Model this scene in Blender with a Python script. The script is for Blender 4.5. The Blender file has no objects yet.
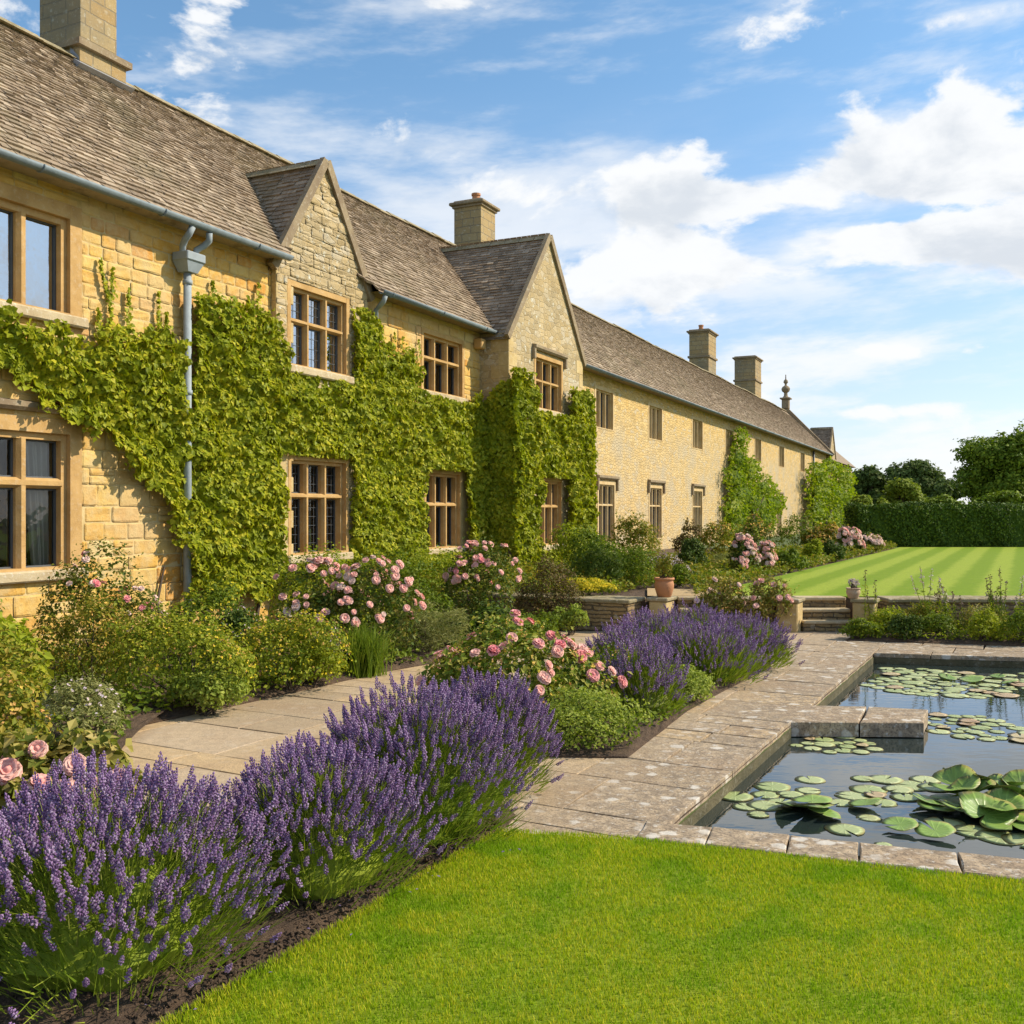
import bpy, math, random
import numpy as np
from mathutils import Vector

SC = bpy.context.scene
COL = SC.collection
# ------------------------------------------------------------------ camera
F = 995.6; EYE = 1.7; HV = 512.0
cam = bpy.data.objects.new("camera", bpy.data.cameras.new("camera")); COL.objects.link(cam)
cam.location = (0, 0, EYE); cam.rotation_euler = (math.radians(90), 0, 0)
cam.data.lens = 35.0; cam.data.sensor_width = 36.0; cam.data.clip_start = 0.05; cam.data.clip_end = 3000
SC.camera = cam
# ------------------------------------------------------------------ light
SUN_EL = math.radians(38); sd2 = Vector((0.994, 0.11)).normalized()
SUN = Vector((sd2.x*math.cos(SUN_EL), sd2.y*math.cos(SUN_EL), math.sin(SUN_EL)))
sl = bpy.data.lights.new("sun", 'SUN'); sl.energy = 4.2; sl.angle = math.radians(0.53); sl.color = (1.0, 0.89, 0.71)
so = bpy.data.objects.new("sun", sl); COL.objects.link(so); so.rotation_euler = SUN.to_track_quat('Z', 'Y').to_euler(); so.location = (20, 0, 30)
SC.view_settings.view_transform = 'Standard'; SC.view_settings.look = 'None'
SC.view_settings.exposure = 0.50; SC.view_settings.gamma = 1.0

class NT:
    def __init__(s, tree): s.t = tree; s.n = tree.nodes; s.l = tree.links
    def new(s, typ, **kw):
        n = s.n.new(typ)
        for k, v in kw.items(): setattr(n, k, v)
        return n
    def put(s, sock, v):
        if isinstance(v, bpy.types.NodeSocket): s.l.new(v, sock)
        elif v is not None:
            if isinstance(v, tuple) and len(v) == 3 and sock.type == 'RGBA': v = v + (1,)
            sock.default_value = v
    def math(s, op, a, b=None, c=None, clamp=False):
        n = s.new('ShaderNodeMath', operation=op); n.use_clamp = clamp
        s.put(n.inputs[0], a)
        if b is not None: s.put(n.inputs[1], b)
        if c is not None: s.put(n.inputs[2], c)
        return n.outputs[0]
    def vmath(s, op, a, b=None):
        n = s.new('ShaderNodeVectorMath', operation=op); s.put(n.inputs[0], a)
        if b is not None:
            if op == 'SCALE': s.put(n.inputs['Scale'], b)
            else: s.put(n.inputs[1], b)
        return n.outputs[0]
    def mix(s, f, a, b, blend='MIX'):
        n = s.new('ShaderNodeMix', data_type='RGBA', blend_type=blend)
        s.put(n.inputs[0], f); s.put(n.inputs[6], a); s.put(n.inputs[7], b); return n.outputs[2]
    def noise(s, vec, scale, detail=3.0, rough=0.5, color=False):
        n = s.new('ShaderNodeTexNoise'); s.put(n.inputs['Vector'], vec)
        n.inputs['Scale'].default_value = scale; n.inputs['Detail'].default_value = detail; n.inputs['Roughness'].default_value = rough
        return n.outputs[1 if color else 0]
    def ramp(s, f, stops, interp='LINEAR'):
        n = s.new('ShaderNodeValToRGB'); s.put(n.inputs[0], f); cr = n.color_ramp; cr.interpolation = interp
        while len(cr.elements) < len(stops): cr.elements.new(0.5)
        for e, (p, c) in zip(cr.elements, stops):
            e.position = p; e.color = (c, c, c, 1) if not isinstance(c, tuple) else c + (1,)
        return n.outputs[0]
    def smooth(s, x, a, b):
        n = s.new('ShaderNodeMapRange', interpolation_type='SMOOTHSTEP'); s.put(n.inputs[0], x)
        n.inputs[1].default_value = a; n.inputs[2].default_value = b; return n.outputs[0]
    def comb(s, x, y, z):
        n = s.new('ShaderNodeCombineXYZ'); s.put(n.inputs[0], x); s.put(n.inputs[1], y); s.put(n.inputs[2], z); return n.outputs[0]
    def sep(s, v):
        n = s.new('ShaderNodeSeparateXYZ'); s.put(n.inputs[0], v); return n.outputs
    def bump(s, h, strength=0.5, dist=0.02, normal=None):
        n = s.new('ShaderNodeBump'); s.put(n.inputs['Height'], h); n.inputs['Strength'].default_value = strength
        n.inputs['Distance'].default_value = dist
        if normal is not None: s.put(n.inputs['Normal'], normal)
        return n.outputs[0]

# ------------------------------------------------------------------ sky
def dir_uv(u, v):   # azimuth and elevation of a direction in the sky
    x, y, z = (u-512)/F, 1.0, (HV-v)/F
    return math.atan2(x, y), math.atan2(z, math.hypot(x, y))
W = bpy.data.worlds.new("World"); SC.world = W; W.use_nodes = True
w = NT(W.node_tree); w.n.clear()
out = w.new('ShaderNodeOutputWorld'); bg = w.new('ShaderNodeBackground'); w.l.new(bg.outputs[0], out.inputs[0])
sky = w.new('ShaderNodeTexSky', sky_type='NISHITA'); sky.sun_disc = False
sky.sun_elevation = SUN_EL; sky.sun_rotation = math.atan2(SUN.x, SUN.y); sky.air_density = 1.0; sky.dust_density = 0.6; sky.ozone_density = 2.2
tc = w.new('ShaderNodeTexCoord'); D = tc.outputs['Generated']
sx, sy, sz = w.sep(D)
az = w.math('ARCTAN2', sx, sy); el = w.math('ARCSINE', sz)
def cloud_density(elv):
    warp = w.comb(w.math('MULTIPLY', az, 1.0), w.math('MULTIPLY', elv, 1.9), 5.3)
    dn = w.noise(warp, 2.2, 2.0, 0.5, True)
    wv = w.vmath('ADD', warp, w.vmath('SCALE', w.vmath('SUBTRACT', dn, (0.5, 0.5, 0.5)), 0.22))
    n1 = w.noise(wv, 6.5, 8.0, 0.58)
    st = w.comb(w.math('ADD', w.math('MULTIPLY', az, 1.0), w.math('MULTIPLY', elv, -0.8)), w.math('MULTIPLY', elv, 3.6), 8.3)
    n2 = w.noise(st, 4.4, 6.0, 0.62)
    return n1, n2
blobs = [  # u, v, radius u, radius v, weight : where the banks of cumulus stand in the sky
    (965, 118, 70, 34, .33), (900, 160, 70, 30, .28), (830, 185, 70, 24, .30), (1010, 165, 80, 26, .24), (930, 212, 110, 9, -.28), (775, 195, 40, 14, .15),
    (940, 245, 95, 26, .36), (855, 235, 60, 16, .24), (1030, 250, 60, 40, .3), (900, 280, 90, 14, .15),
    (650, 195, 55, 26, .36), (690, 215, 40, 22, .20), (590, 230, 100, 26, .30), (680, 265, 110, 20, .26), (520, 190, 70, 20, .2), (600, 290, 130, 18, .18),
    (200, 70, 90, 24, .0), (330, 75, 90, 12, .04), (470, 10, 90, 14, .30), (550, 35, 70, 10, .16), (740, 45, 45, 14, .22), (780, 18, 50, 12, .2), (980, 15, 70, 12, .26), (450, 130, 60, 14, -.06),
    (890, 350, 36, 12, .42), (955, 352, 50, 9, .2), (930, 408, 60, 10, .34), (850, 415, 50, 8, .2), (720, 355, 120, 14, .16), (860, 385, 120, 10, .12),
    (1250, 200, 160, 60, .35), (1500, 330, 200, 50, .3), (-250, 150, 180, 60, .3), (300, -250, 200, 60, .3), (900, -300, 200, 80, .28),
    (420, 95, 110, 24, -.30), (640, 110, 90, 34, -.36), (770, 120, 45, 34, -.40), (860, 70, 50, 22, -.25), (250, 20, 50, 10, -.15), (150, 0, 40, 10, -.1), (765, 245, 30, 22, -.34), (800, 300, 90, 12, -.30), (990, 310, 80, 14, -.34), (400, 175, 70, 16, -.1), (940, 385, 60, 8, -.15)]
def shape(elv):
    acc = None; P = w.comb(az, elv, 0.0)
    for u, v, ru, rv, wt in blobs:
        a0, e0 = dir_uv(u, v); a1, _ = dir_uv(u+ru, v); _, e1 = dir_uv(u, v-rv); ia, ie = 1/abs(a1-a0), 1/abs(e1-e0)
        n = w.new('ShaderNodeVectorMath', operation='MULTIPLY_ADD'); w.l.new(P, n.inputs[0]); n.inputs[1].default_value = (ia, ie, 0); n.inputs[2].default_value = (-a0*ia, -e0*ie, 0)
        d = w.new('ShaderNodeVectorMath', operation='DOT_PRODUCT'); w.l.new(n.outputs[0], d.inputs[0]); w.l.new(n.outputs[0], d.inputs[1])
        g = w.math('EXPONENT', w.math('MULTIPLY', d.outputs['Value'], -0.8)); acc = w.math('MULTIPLY_ADD', g, wt, 0.0 if acc is None else acc)
    return acc
n1, n2 = cloud_density(el)
sh = shape(el)
d1 = w.math('ADD', w.math('MULTIPLY_ADD', n1, 1.9, -0.50), w.math('MULTIPLY', sh, 0.95))
cum = w.math('MULTIPLY', w.smooth(d1, 0.58, 0.74), .96)
wisp = w.math('MULTIPLY', w.smooth(w.math('ADD', n2, w.math('MULTIPLY', sh, 0.55)), 0.44, 0.72), 0.62)
veil = w.math('MULTIPLY', w.smooth(el, 0.42, 0.05), 0.62)
veil = w.math('MULTIPLY', veil, w.math('ADD', 0.40, w.math('MULTIPLY', w.smooth(n2, 0.38, 0.62), 1.15)), clamp=True)
cov = w.math('SUBTRACT', 1.0, w.math('MULTIPLY', w.math('MULTIPLY', w.math('SUBTRACT', 1.0, cum), w.math('SUBTRACT', 1.0, wisp)), w.math('SUBTRACT', 1.0, veil)))
cov = w.math('MULTIPLY', cov, w.smooth(el, -0.02, 0.02))
n1b, _ = cloud_density(w.math('ADD', el, 0.035))
shade = w.smooth(w.math('ADD', w.math('MULTIPLY_ADD', n1b, 1.9, -0.55), w.math('ADD', w.math('MULTIPLY', sh, 0.55), w.math('MULTIPLY', n2, .35))), 0.72, 1.15)
ccol = w.mix(shade, (7.0, 7.1, 7.2), (5.2, 5.55, 6.0))
skyc = w.mix(1.0, sky.outputs[0], w.mix(w.smooth(el, 0.45, 0.0), (1.10, 1.36, 1.38), (1.06, 1.08, 1.25)), 'MULTIPLY')
w.l.new(w.mix(cov, skyc, ccol), bg.inputs[0]); bg.inputs[1].default_value = 0.1

# ------------------------------------------------------------------ mesh helpers
def A(x): return np.asarray(x, dtype=np.float64)
def mk(name, parts, mats, parent=None, smooth=False, loc=None):
    """parts: list of (V, F) or (V, F, material index); F is an (n,k) int array. One mesh object."""
    vs, idx, tot, mi, off = [], [], [], [], 0
    for p in parts:
        V = A(p[0]).reshape(-1, 3); m = p[2] if len(p) > 2 else 0
        Fs = p[1] if isinstance(p[1], list) and len(p[1]) and not np.isscalar(p[1][0]) and len(set(len(f) for f in p[1])) > 1 else [p[1]] if not isinstance(p[1], list) else [np.array(p[1])]
        if Fs is p[1]:
            Fs = [np.array([f]) for f in p[1]]
        for Fa in Fs:
            Fa = np.asarray(Fa, dtype=np.int64)
            if Fa.size == 0: continue
            idx.append((Fa+off).ravel()); tot.append(np.full(len(Fa), Fa.shape[1])); mi.append(np.full(len(Fa), m))
        vs.append(V); off += len(V)
    V = np.concatenate(vs); I = np.concatenate(idx); T = np.concatenate(tot); M = np.concatenate(mi)
    me = bpy.data.meshes.new(name)
    me.vertices.add(len(V)); me.vertices.foreach_set('co', V.astype(np.float32).ravel())
    me.loops.add(len(I)); me.loops.foreach_set('vertex_index', I.astype(np.int32))
    me.polygons.add(len(T)); st = np.concatenate([[0], np.cumsum(T)[:-1]])
    me.polygons.foreach_set('loop_start', st.astype(np.int32)); me.polygons.foreach_set('loop_total', T.astype(np.int32))
    if not isinstance(mats, (list, tuple)): mats = [mats]
    for m in mats: me.materials.append(m)
    me.polygons.foreach_set('material_index', M.astype(np.int32))
    me.polygons.foreach_set('use_smooth', np.full(len(T), bool(smooth)))
    me.update(calc_edges=True); me.validate()
    o = bpy.data.objects.new(name, me); COL.objects.link(o)
    if parent is not None: o.parent = parent
    if loc is not None: o.location = loc
    return o
def empty(name, loc=(0, 0, 0), rz=0):
    o = bpy.data.objects.new(name, None); COL.objects.link(o); o.location = loc; o.rotation_euler = (0, 0, rz); o.empty_display_size = 0.2; return o
def tag(o, label=None, cat=None, group=None, kind=None):
    if label: o['label'] = label
    if cat: o['category'] = cat
    if group: o['group'] = group
    if kind: o['kind'] = kind
    return o
BOXF = np.array([[0, 3, 2, 1], [4, 5, 6, 7], [0, 1, 5, 4], [1, 2, 6, 5], [2, 3, 7, 6], [3, 0, 4, 7]])
def box(x0, x1, y0, y1, z0, z1, m=0):
    return (A([[x0, y0, z0], [x1, y0, z0], [x1, y1, z0], [x0, y1, z0], [x0, y0, z1], [x1, y0, z1], [x1, y1, z1], [x0, y1, z1]]), BOXF, m)
def bbox(x0, x1, y0, y1, z0, z1, b=0.01, m=0):
    """box with chamfered edges"""
    V, Fs = [], []
    X, Y, Z = (x0, x1), (y0, y1), (z0, z1)
    ids = {}
    for i in (0, 1):
        for j in (0, 1):
            for k in (0, 1):
                sx_, sy_, sz_ = (1, -1)[i], (1, -1)[j], (1, -1)[k]
                for a in range(3):
                    p = [X[i]+sx_*b*(a != 0), Y[j]+sy_*b*(a != 1), Z[k]+sz_*b*(a != 2)]
                    ids[(i, j, k, a)] = len(V); V.append(p)
    def add(l, n):
        P = [A(V[t]) for t in l]; nn = np.cross(P[1]-P[0], P[2]-P[0])
        Fs.append(l if nn @ A(n) > 0 else l[::-1])
    for a in range(3):
        o1, o2 = (a+1) % 3, (a+2) % 3
        for s in (0, 1):
            l = []
            for (p, q) in ((0, 0), (1, 0), (1, 1), (0, 1)):
                k = [0, 0, 0]; k[a] = s; k[o1] = p; k[o2] = q; l.append(ids[(k[0], k[1], k[2], a)])
            n = [0, 0, 0]; n[a] = 2*s-1; add(l, n)
        for p in (0, 1):
            for q in (0, 1):
                k0 = [0, 0, 0]; k0[o1] = p; k0[o2] = q; k1 = list(k0); k1[a] = 1
                l = [ids[(*k0, o1)], ids[(*k1, o1)], ids[(*k1, o2)], ids[(*k0, o2)]]
                n = [0, 0, 0]; n[o1] = 2*p-1; n[o2] = 2*q-1; add(l, n)
    tri = []
    for i in (0, 1):
        for j in (0, 1):
            for k in (0, 1):
                l = [ids[(i, j, k, a)] for a in range(3)]; P = [A(V[t]) for t in l]
                nn = np.cross(P[1]-P[0], P[2]-P[0]); tri.append(l if nn @ A([2*i-1, 2*j-1, 2*k-1]) > 0 else l[::-1])
    return (A(V), Fs + tri, m)
def prism(poly, axis, a0, a1, m=0):
    """poly in the two other axes (in cyclic order), extruded along axis (0,1,2) from a0 to a1"""
    n = len(poly); V = []
    for a in (a0, a1):
        for p in poly:
            q = [0, 0, 0]; q[axis] = a; q[(axis+1) % 3] = p[0]; q[(axis+2) % 3] = p[1]; V.append(q)
    area = sum(poly[i][0]*poly[(i+1) % n][1]-poly[(i+1) % n][0]*poly[i][1] for i in range(n))
    Fs = [list(range(n))[::-1], [n+i for i in range(n)]] + [[i, (i+1) % n, n+(i+1) % n, n+i] for i in range(n)]
    if area*(a1-a0) < 0: Fs = [f[::-1] for f in Fs]
    return (A(V), Fs, m)
def tube(path, radii, n=8, m=0, cap=True):
    P = A(path); R = np.broadcast_to(A(radii), (len(P),)); T = np.gradient(P, axis=0); T /= np.linalg.norm(T, axis=1)[:, None]+1e-9
    up = A([0, 0, 1]) if abs(T[0, 2]) < 0.9 else A([1, 0, 0]); V = []
    u = np.cross(T[0], up); u /= np.linalg.norm(u)
    ang = np.linspace(0, 2*math.pi, n, endpoint=False)
    for i in range(len(P)):
        u = u - T[i]*(u@T[i]); u /= np.linalg.norm(u)+1e-9; v = np.cross(T[i], u)
        V.append(P[i]+R[i]*(np.cos(ang)[:, None]*u+np.sin(ang)[:, None]*v))
    V = np.concatenate(V); Fs = []
    for i in range(len(P)-1):
        for j in range(n):
            Fs.append([i*n+j, i*n+(j+1) % n, (i+1)*n+(j+1) % n, (i+1)*n+j])
    if cap: Fs += [list(range(n))[::-1], [(len(P)-1)*n+j for j in range(n)]]
    return (V, Fs, m)
def lathe(prof, n=24, c=(0, 0, 0), m=0):
    ang = np.linspace(0, 2*math.pi, n, endpoint=False); V = []
    for r, z in prof: V.append(np.stack([c[0]+r*np.cos(ang), c[1]+r*np.sin(ang), np.full(n, c[2]+z)], 1))
    Fs = []
    for i in range(len(prof)-1):
        for j in range(n): Fs.append([i*n+j, i*n+(j+1) % n, (i+1)*n+(j+1) % n, (i+1)*n+j])
    return (np.concatenate(V), np.array(Fs), m)
def frames(N, spin=None, rng=None):
    """orthonormal bases (n,3,3), columns x,y,z with z = N"""
    N = N/np.maximum(np.linalg.norm(N, axis=1)[:, None], 1e-9)
    h = np.where(np.abs(N[:, 2:3]) < 0.95, A([[0, 0, 1]]), A([[1, 0, 0]]))
    X = np.cross(h, N); X /= np.linalg.norm(X, axis=1)[:, None]; Y = np.cross(N, X)
    if spin is not None:
        c, s = np.cos(spin)[:, None], np.sin(spin)[:, None]; X, Y = X*c+Y*s, -X*s+Y*c
    return np.stack([X, Y, N], 2)
def inst(TV, TF, P, B, S):
    """copies of a template at points P with bases B and sizes S (n,) or (n,3)"""
    TV = A(TV); TF = np.asarray(TF); S = A(S); n = len(P)
    S = S[:, None] if S.ndim == 1 else S
    L = TV[None]*S[:, None, :]
    V = np.einsum('nij,nkj->nki', B, L)+P[:, None, :]
    Fa = TF[None]+(np.arange(n)*len(TV))[:, None, None]
    return V.reshape(-1, 3), Fa.reshape(-1, TF.shape[1])
LEAF = (A([[0, -0.5, 0], [0.36, 0.02, 0.10], [0, 0.6, -0.06], [-0.36, 0.02, 0.10]]), np.array([[0, 1, 2], [0, 2, 3]]))
IVYL = (A([[0, 0.45, 0], [0.5, 0.12, 0.06], [0, -0.62, -0.10], [-0.5, 0.12, 0.06]]), np.array([[0, 2, 1], [0, 3, 2]]))
NARROW = (A([[-0.06, -0.5, 0], [0.06, -0.5, 0], [0, 0.6, 0.04]]), np.array([[0, 1, 2]]))
OCT = (A([[1, 0, 0], [0, 1, 0], [-1, 0, 0], [0, -1, 0], [0, 0, 1], [0, 0, -1]]), np.array([[0, 1, 4], [1, 2, 4], [2, 3, 4], [3, 0, 4], [1, 0, 5], [2, 1, 5], [3, 2, 5], [0, 3, 5]]))
def rdir(rng, n):
    v = rng.normal(size=(n, 3)); return v/np.linalg.norm(v, axis=1)[:, None]

# ------------------------------------------------------------------ materials
MATS = {}
def newmat(name):
    m = bpy.data.materials.new(name); m.use_nodes = True; t = NT(m.node_tree); t.n.clear()
    o = t.new('ShaderNodeOutputMaterial'); p = t.new('ShaderNodeBsdfPrincipled'); t.l.new(p.outputs[0], o.inputs[0])
    MATS[name] = m; return m, t, p, o
def coords(t, kind='Object'): return t.new('ShaderNodeTexCoord').outputs[kind]
def leafmat(name, cols, trans=0.35, rough=0.5, spec=0.35, patch=None, pscale=1.5):
    m, t, p, o = newmat(name); g = t.new('ShaderNodeNewGeometry')
    f_ = (1.22, 1.10, .72); cols = [tuple(a*b for a, b in zip(c, f_)) if c[1] > c[2]*1.3 and c[1] > c[0]*.75 else c for c in cols]; spec *= .5; rough += .1
    if patch: patch = [tuple(a*b for a, b in zip(c, f_)) for c in patch]
    n = len(cols); col = t.ramp(g.outputs['Random Per Island'], [(i/(n-1) if n > 1 else 0, c) for i, c in enumerate(cols)])
    if patch:
        nz = t.noise(g.outputs['Position'], pscale, 3.0, 0.6)
        col = t.mix(t.smooth(nz, 0.45, 0.65), col, t.ramp(g.outputs['Random Per Island'], [(0, patch[0]), (1, patch[-1])]))
    t.put(p.inputs['Base Color'], col); p.inputs['Roughness'].default_value = rough; p.inputs['Specular IOR Level'].default_value = spec
    tr = t.new('ShaderNodeBsdfTranslucent'); t.put(tr.inputs[0], t.mix(1.0, col, (1.15, 1.25, 0.6), 'MULTIPLY'))
    mx = t.new('ShaderNodeMixShader'); mx.inputs[0].default_value = trans
    t.l.new(p.outputs[0], mx.inputs[1]); t.l.new(tr.outputs[0], mx.inputs[2]); t.l.new(mx.outputs[0], o.inputs[0]); return m
def plain(name, col, rough=0.6, metal=0.0, nscale=8.0, var=0.25, bump=0.0, spec=0.5):
    m, t, p, o = newmat(name); v = coords(t)
    nz = t.noise(v, nscale, 5.0, 0.6)
    c = t.mix(nz, tuple(x*(1-var) for x in col), tuple(min(1, x*(1+var)) for x in col)); t.put(p.inputs['Base Color'], c)
    p.inputs['Roughness'].default_value = rough; p.inputs['Metallic'].default_value = metal; p.inputs['Specular IOR Level'].default_value = spec
    if bump: t.put(p.inputs['Normal'], t.bump(t.noise(v, nscale*4, 6.0, 0.65), bump, 0.01))
    return m
def stone(name, bw, rh, c1, c2, cm, stain=(0.30, 0.27, 0.22), stain_amt=0.5, white=0.0, distort=0.03, mortar=0.012, bumpd=0.02, vor=0.0, hgold=False):
    m, t, p, o = newmat(name); v = coords(t); x, y, z = t.sep(v)
    uv = t.comb(t.math('ADD', x, y), z, 0.0)
    dn = t.noise(v, 2.3/bw*0.35, 2.0, 0.5, True); dn2 = t.noise(v, 7.0/bw*0.35, 2.0, 0.5, True)
    uvd = t.vmath('ADD', uv, t.vmath('SCALE', t.vmath('SUBTRACT', dn, (.5, .5, .5)), distort*1.6))
    uvd = t.vmath('ADD', uvd, t.vmath('SCALE', t.vmath('SUBTRACT', dn2, (.5, .5, .5)), distort))
    b = t.new('ShaderNodeTexBrick'); t.put(b.inputs['Vector'], uvd); b.inputs['Scale'].default_value = 1.0
    b.inputs['Brick Width'].default_value = bw; b.inputs['Row Height'].default_value = rh; b.inputs['Mortar Size'].default_value = mortar
    b.inputs['Mortar Smooth'].default_value = 0.35; b.offset = 0.43; b.squash = 0.72; b.squash_frequency = 3; b.offset_frequency = 2
    t.put(b.inputs['Color1'], c1); t.put(b.inputs['Color2'], c2); t.put(b.inputs['Mortar'], cm)
    bcol, bfac = b.outputs['Color'], b.outputs['Fac']
    if vor:
        vv = t.vmath('MULTIPLY', uvd, (vor, vor*2.1, 1.0)); v1 = t.new('ShaderNodeTexVoronoi'); v1.voronoi_dimensions = '2D'; v1.inputs['Scale'].default_value = 1.0; t.put(v1.inputs['Vector'], vv); v1.inputs['Randomness'].default_value = .85
        v2 = t.new('ShaderNodeTexVoronoi'); v2.voronoi_dimensions = '2D'; v2.feature = 'DISTANCE_TO_EDGE'; v2.inputs['Scale'].default_value = 1.0; t.put(v2.inputs['Vector'], vv); v2.inputs['Randomness'].default_value = .85
        rr_ = t.sep(v1.outputs['Color'])[0]
        bcol = t.ramp(rr_, [(0, tuple(k*.68 for k in c2)), (.3, c1), (.55, c2), (.8, tuple(min(1, k*1.18) for k in c1)), (1, (0.50, 0.44, 0.34))]); bfac = t.smooth(v2.outputs['Distance'], .10, .02)
        bcol = t.mix(t.math('MULTIPLY', bfac, .45), bcol, cm)
    mott = t.noise(v, 9.0, 6.0, 0.7); big = t.noise(v, 0.9, 4.0, 0.6); fine = t.noise(v, 45.0, 4.0, 0.7)
    col = t.mix(t.ramp(mott, [(0.3, 0.0), (0.75, 0.5)]), bcol, tuple(0.8*k for k in c1))
    col = t.mix(t.math('MULTIPLY', t.smooth(fine, 0.35, 0.75), 0.35), col, tuple(min(1, k*1.35) for k in cm))
    sa = t.smooth(big, 0.42, 0.68)
    if hgold:   # clean golden stone just under the eaves, weathered grey-cream stone lower down
        sa = t.math('MULTIPLY', t.math('ADD', sa, 0.35), t.smooth(t.math('ADD', z, t.math('MULTIPLY', big, 1.6)), 6.05, 4.6))
    col = t.mix(t.math('MULTIPLY', sa, stain_amt), col, stain)
    if white > 0:
        vo = t.new('ShaderNodeTexVoronoi'); t.put(vo.inputs['Vector'], t.vmath('ADD', v, t.vmath('SCALE', dn2, 0.25))); vo.inputs['Scale'].default_value = 6.5
        li = t.math('MULTIPLY', t.smooth(vo.outputs['Distance'], 0.33, 0.22), t.smooth(mott, 0.45, 0.6))
        li2 = t.smooth(t.noise(v, 26.0, 3.0, 0.6), 0.60, 0.68)
        li = t.math('MAXIMUM', li, t.math('MULTIPLY', li2, 0.7))
        col = t.mix(t.math('MULTIPLY', li, white), col, (0.62, 0.60, 0.50))
        dk = t.smooth(t.noise(v, 14.0, 5.0, 0.7), 0.56, 0.70)
        col = t.mix(t.math('MULTIPLY', dk, white*0.8), col, (0.12, 0.105, 0.085))
    t.put(p.inputs['Base Color'], col); p.inputs['Roughness'].default_value = 0.9; p.inputs['Specular IOR Level'].default_value = 0.2
    h = t.math('ADD', t.math('MULTIPLY', bfac, -1.0), t.math('ADD', t.math('MULTIPLY', mott, 0.9), t.math('MULTIPLY', fine, 0.35)))
    t.put(p.inputs['Normal'], t.bump(h, 0.9, bumpd)); return m
ASHLAR = stone('golden_ashlar', 0.40, 0.235, (0.62, 0.40, 0.145), (0.58, 0.30, 0.07), (0.52, 0.38, 0.19), (0.60, 0.50, 0.31), 0.55, distort=0.045, bumpd=0.022)
RUBBLE = stone('golden_rubble', 0.24, 0.105, (0.66, 0.46, 0.18), (0.62, 0.38, 0.10), (0.52, 0.39, 0.20), (0.50, 0.41, 0.27), 0.70, white=0.34, distort=0.03, mortar=0.009, bumpd=0.02, hgold=True, vor=5.4)
GABLE = stone('lichened_gable_stone', 0.42, 0.17, (0.48, 0.36, 0.19), (0.41, 0.29, 0.13), (0.38, 0.30, 0.17), (0.33, 0.27, 0.17), 0.5, white=0.8, distort=0.03, bumpd=0.008, vor=4.0)
CHIM = stone('chimney_stone', 0.50, 0.22, (0.42, 0.31, 0.15), (0.38, 0.24, 0.09), (0.26, 0.21, 0.14), (0.23, 0.20, 0.14), 0.7, white=0.35, distort=0.02, bumpd=0.015)
DRYST = stone('dry_stone', 0.22, 0.06, (0.42, 0.30, 0.14), (0.30, 0.19, 0.08), (0.07, 0.055, 0.04), (0.16, 0.12, 0.08), 0.55, white=0.35, distort=0.035, mortar=0.010, bumpd=0.03)
def freestone(name, col, dark, white=0.3, bumpd=0.006, scale=1.0):
    m, t, p, o = newmat(name); v = coords(t); a = t.noise(v, 3*scale, 5, 0.6); b = t.noise(v, 18*scale, 6, 0.7); c = t.noise(v, 60, 3, 0.6)
    k = t.mix(t.smooth(a, 0.35, 0.7), col, dark); k = t.mix(t.math('MULTIPLY', t.smooth(b, 0.53, 0.66), white), k, (0.66, 0.62, 0.52))
    k = t.mix(t.math('MULTIPLY', t.smooth(c, 0.5, 0.8), 0.25), k, tuple(x*0.5 for x in col))
    t.put(p.inputs['Base Color'], k); p.inputs['Roughness'].default_value = 0.85; p.inputs['Specular IOR Level'].default_value = 0.2
    t.put(p.inputs['Normal'], t.bump(t.math('ADD', b, t.math('MULTIPLY', c, 0.4)), 0.8, bumpd)); return m
DRESSED = freestone('dressed_window_stone', (0.54, 0.34, 0.135), (0.42, 0.25, 0.09), 0.18, .008)
SILLST = freestone('weathered_sill_stone', (0.52, 0.42, 0.26), (0.40, 0.30, 0.17), 0.55, 0.012)
LABEL = freestone('weathered_moulding_stone', (0.30, 0.23, 0.14), (0.22, 0.16, 0.10), 0.3)
CAPST = freestone('mossy_capping_stone', (0.36, 0.29, 0.17), (0.20, 0.17, 0.09), 0.5, 0.015)
QUOIN = freestone('quoin_stone', (0.56, 0.42, 0.20), (0.44, 0.31, 0.13), 0.35, 0.01)
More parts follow.
